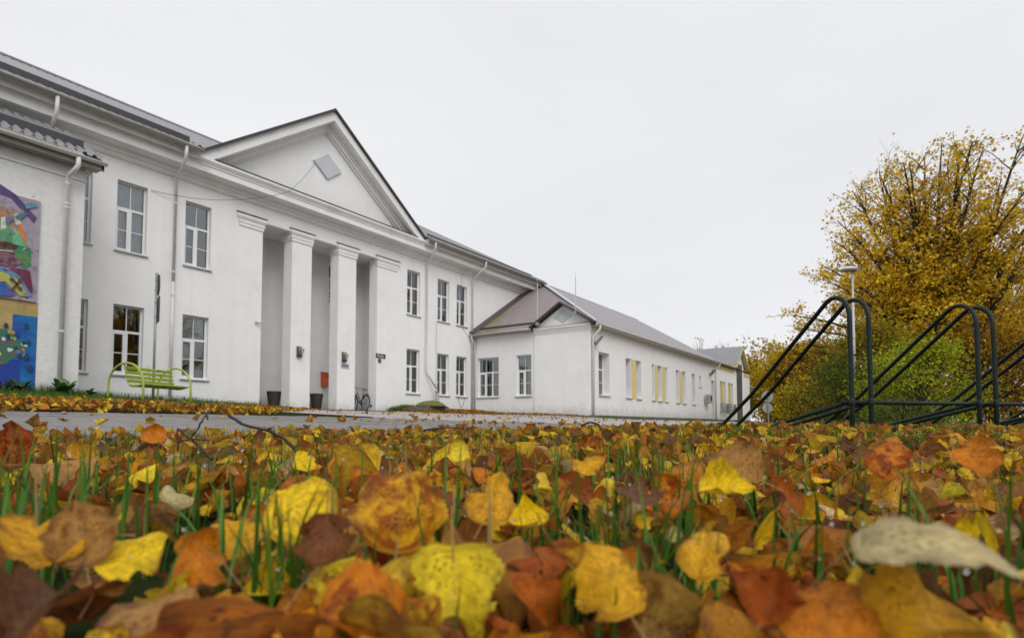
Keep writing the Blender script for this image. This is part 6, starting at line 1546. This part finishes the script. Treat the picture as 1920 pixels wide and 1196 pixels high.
def leafy(name, lab, px, d, w_px, top_py, n, size, pal, wts, seed, cat='tree', group=None, low=0.12, clumps=46, dense=.16, bare=0.0, depth=1.0, pos=None):
    """a tree or shrub: stems, limbs to clumps, leaves gathered round the clumps; measured by its place, width and top in the photo"""
    r_ = np.random.default_rng(seed)
    if pos is None: c = at(px, 790, d); x, y = c.x, c.y
    else: x, y = pos
    z0 = gz(x, y); top = (798 - top_py) / F_PX * d + .16; H = top - z0; R_ = w_px / 2 / F_PX * d
    t = place(name, lab, cat, (x, y, z0), group); base = np.array((x, y, z0)); st = {'V': [], 'F': [], 'n': 0}
    ph, pz = r_.uniform(0, 2 * PI, clumps), r_.uniform(low, 1.0, clumps) ** .9
    prof_ = np.sin(PI * np.clip((pz - low) / (1.06 - low), 0.02, 1) ** .75) ** .6
    rr = R_ * prof_ * np.sqrt(r_.uniform(.12, 1.0, clumps)) * r_.uniform(.8, 1.12, clumps)
    C_ = base + np.stack([rr * np.cos(ph), rr * np.sin(ph) * depth, pz * H * .95], 1)
    nst = 3 if cat != 'tree' else 1
    forks = []
    for k in range(nst):
        f = base + np.array((r_.normal(0, R_ * .1), r_.normal(0, R_ * .1), H * (.55 if cat == 'tree' else .3)))
        tube_np(st, curve(base - (0, 0, .2), f, np.zeros(3), 6, r_, .04), .018 * H + .03, .008 * H + .015, 8); forks.append(f)
    for k in range(clumps):
        f = forks[k % nst]; s = r_.uniform(.35, 1); p0 = base + (f - base) * min(s, max(.25, (C_[k, 2] - z0) / H))
        path = curve(p0, C_[k] + np.array((0, 0, .03 * H)), np.array((0, 0, .04 * H)), 6, r_, .07); tube_np(st, path, .006 * H + .008, .004 + .001 * H, 4)
        for m in range(4):
            e = C_[k] + r_.normal(0, dense * R_ * 1.1, 3) + np.array((0, 0, .04 * H)); tube_np(st, np.array([path[3], (path[4] + e) / 2, e]), .004 + .0012 * H, .003, 3)
    nb = np.maximum(1, (n / clumps * r_.uniform(.5, 1.5, clumps) * (1 - bare * pz)).astype(int))
    P = np.concatenate([C_[k] + r_.normal(0, 1, (nb[k], 3)) * dense * R_ * np.array((1, 1, .75)) * r_.uniform(.8, 1.3) for k in range(clumps)])
    tint = np.repeat(r_.uniform(.75, 1.2, clumps), nb)[:, None]
    P[:, 2] = np.maximum(P[:, 2], z0 + .05)
    V, F_, c = leaf_cards(P, size, mix_cols(len(P), pal, wts, r_) * tint, r_)
    link(bpy.data.objects.new('trunk', np_mesh('trunk', np.concatenate(st['V']), np.concatenate(st['F']), bark, smooth=True)), t)
    link(bpy.data.objects.new('crown', np_mesh('crown', V, F_, tree_leaf_m, c)), t)
    return t
YG = [(.32, .39, .02), (.48, .49, .025), (.15, .25, .018), (.58, .48, .03)]
GD = [(.66, .44, .012), (.72, .52, .02), (.52, .33, .012), (.40, .36, .02)]
OL = [(.46, .31, .022), (.55, .36, .022), (.26, .22, .02), (.58, .34, .028)]
DG = [(.06, .12, .018), (.10, .17, .02), (.18, .21, .025), (.30, .24, .025)]
RD = [(.25, .11, .02), (.32, .15, .02), (.16, .12, .02), (.20, .08, .02)]
leafy('shrub', 'bright yellow-green shrub seen between the rack tubes', 1725, 19, 200, 640, 9000, .085, YG, [3, 3, 1.6, 1], 31, 'shrub', 'shrubs by the big tree', .03, 60, .17)
leafy('shrub', 'yellowing green shrub at the left foot of the big tree', 1640, 25, 190, 588, 8500, .12, [(.30, .26, .02), (.42, .30, .02), (.14, .18, .02), (.46, .27, .02)], [3, 3, 1.6, 1.6], 32, 'shrub', 'shrubs by the big tree', .03, 60, .17)
leafy('shrub', 'dark green shrub behind the first rack upright', 1590, 24, 130, 664, 6000, .095, DG, [3, 3, 2, 1], 33, 'shrub', 'shrubs by the big tree', .02, 44, .18)
leafy('shrub', 'reddish olive shrub left of the dark green shrub', 1548, 34, 120, 640, 3800, .12, RD + YG[:1], [2, 2, 2, 1, 1.5], 34, 'shrub', 'shrubs by the big tree', .02, 44, .18)
leafy('shrub', 'golden brown undergrowth below the big tree at the picture edge', 1860, 27, 330, 600, 6500, .13, [(.42, .22, .015), (.50, .28, .02), (.26, .12, .014), (.20, .17, .02)], [3, 2.4, 2, 1], 35, 'shrub', 'shrubs by the big tree', .02, 70, .17)
leafy('shrub', 'low dark green bush under the rack rail', 1690, 15.5, 150, 752, 2200, .05, DG, [3, 3, 2, .6], 36, 'shrub', 'shrubs by the big tree', .02, 30, .2)
leafy('autumn_tree', 'bright yellow tree behind the pair of round signs', 1488, 58, 150, 664, 11000, .22, GD, [3, 3, 2, 1], 41, 'tree', 'trees beyond the yard', .03, 64, .17)
leafy('autumn_tree', 'tall olive brown tree rising beside the far gable', 1440, 64, 150, 636, 9000, .29, OL, [3, 3, 2, 1], 42, 'tree', 'trees beyond the yard', .1, 52, .17, .3)
leafy('autumn_tree', 'orange brown tree between the yellow tree and the rack upright', 1525, 56, 140, 640, 9000, .27, RD + OL, [2, 2, 1, 1, 2, 2, 1, 1], 43, 'tree', 'trees beyond the yard', .05, 52, .17, .2)
leafy('autumn_tree', 'dark green tree top far behind the orange brown tree', 1560, 84, 110, 648, 3200, .33, DG, [3, 2, 1, .4], 44, 'tree', 'trees beyond the yard', .1, 40, .17)
leafy('autumn_tree', 'yellow olive tree low behind the round signs', 1500, 42, 110, 705, 3600, .17, GD + DG[1:3], [2, 2, 2, 2, 1, 1], 45, 'tree', 'trees beyond the yard', .02, 44, .18)
leafy('autumn_tree', 'thin half-bare tree showing above the wing roof', 1312, 88, 60, 630, 500, .30, OL, [3, 3, 2, 1], 46, 'tree', 'trees beyond the yard', .5, 30, .2, .6)
leafy('autumn_tree', 'small half-bare tree just left of the far gable', 1352, 92, 46, 640, 260, .30, OL, [3, 3, 2, 1], 47, 'tree', 'trees beyond the yard', .5, 24, .2, .6)
leafy('autumn_tree', 'yellow bush right of the far gable wall', 1452, 60, 84, 706, 3000, .20, GD, [3, 3, 2, 2], 48, 'tree', 'trees beyond the yard', .02, 36, .2)
leafy('autumn_tree', 'broad golden tree behind the big tree at the picture edge', 1900, 44, 330, 470, 12000, .27, OL + GD[:2], [3, 3, 2, 2, 2, 1], 49, 'tree', 'trees beyond the yard', .04, 80, .15)
leafy('autumn_tree', 'ochre tree filling the gap behind the big tree trunk', 1730, 46, 240, 560, 9000, .26, OL + GD[:2] + DG[1:2], [3, 3, 2, 2, 2, 1, 1], 50, 'tree', 'trees beyond the yard', .04, 66, .16)
leafy('autumn_tree', 'olive tree behind the yellowing shrub left of the lamp', 1600, 50, 110, 640, 3800, .22, OL + YG[:2], [3, 3, 2, 2, 1, 1], 51, 'tree', 'trees beyond the yard', .03, 44, .17)
leafy('autumn_tree', 'yellow brown tree between the far gable and the orange brown tree', 1490, 72, 120, 650, 8000, .30, OL + GD[:2], [3, 3, 1, 2, 2, 2], 52, 'tree', 'trees beyond the yard', .03, 50, .18)
leafy('autumn_tree', 'tawny tree with a round top above the dark green shrub', 1575, 62, 130, 652, 8000, .28, OL + RD[:2] + GD[:1], [3, 3, 2, 2, 1, 1, 1], 53, 'tree', 'trees beyond the yard', .03, 52, .18)
# trees across the yard, outside the frame, mirrored in the window panes
def copy_tree(o, loc, rz, lab):
    r = bpy.data.objects.new(o.name, None); COL.objects.link(r); tag(r, lab, 'tree', 'trees mirrored in the windows'); r.name = 'mirrored_tree'
    r.location = loc; r.rotation_euler = (0, 0, rz); inv = Matrix.Translation(-o.location)
    for ch in o.children:
        c = ch.copy(); COL.objects.link(c); c.parent = r; c.matrix_parent_inverse = inv
copy_tree(TB, (27, -25, -.3), 2.1, 'golden tree opposite the left windows, seen only mirrored in their panes')
copy_tree(TB, (50, -38, -.3), 4.0, 'golden tree opposite the right windows, seen only mirrored in their panes')
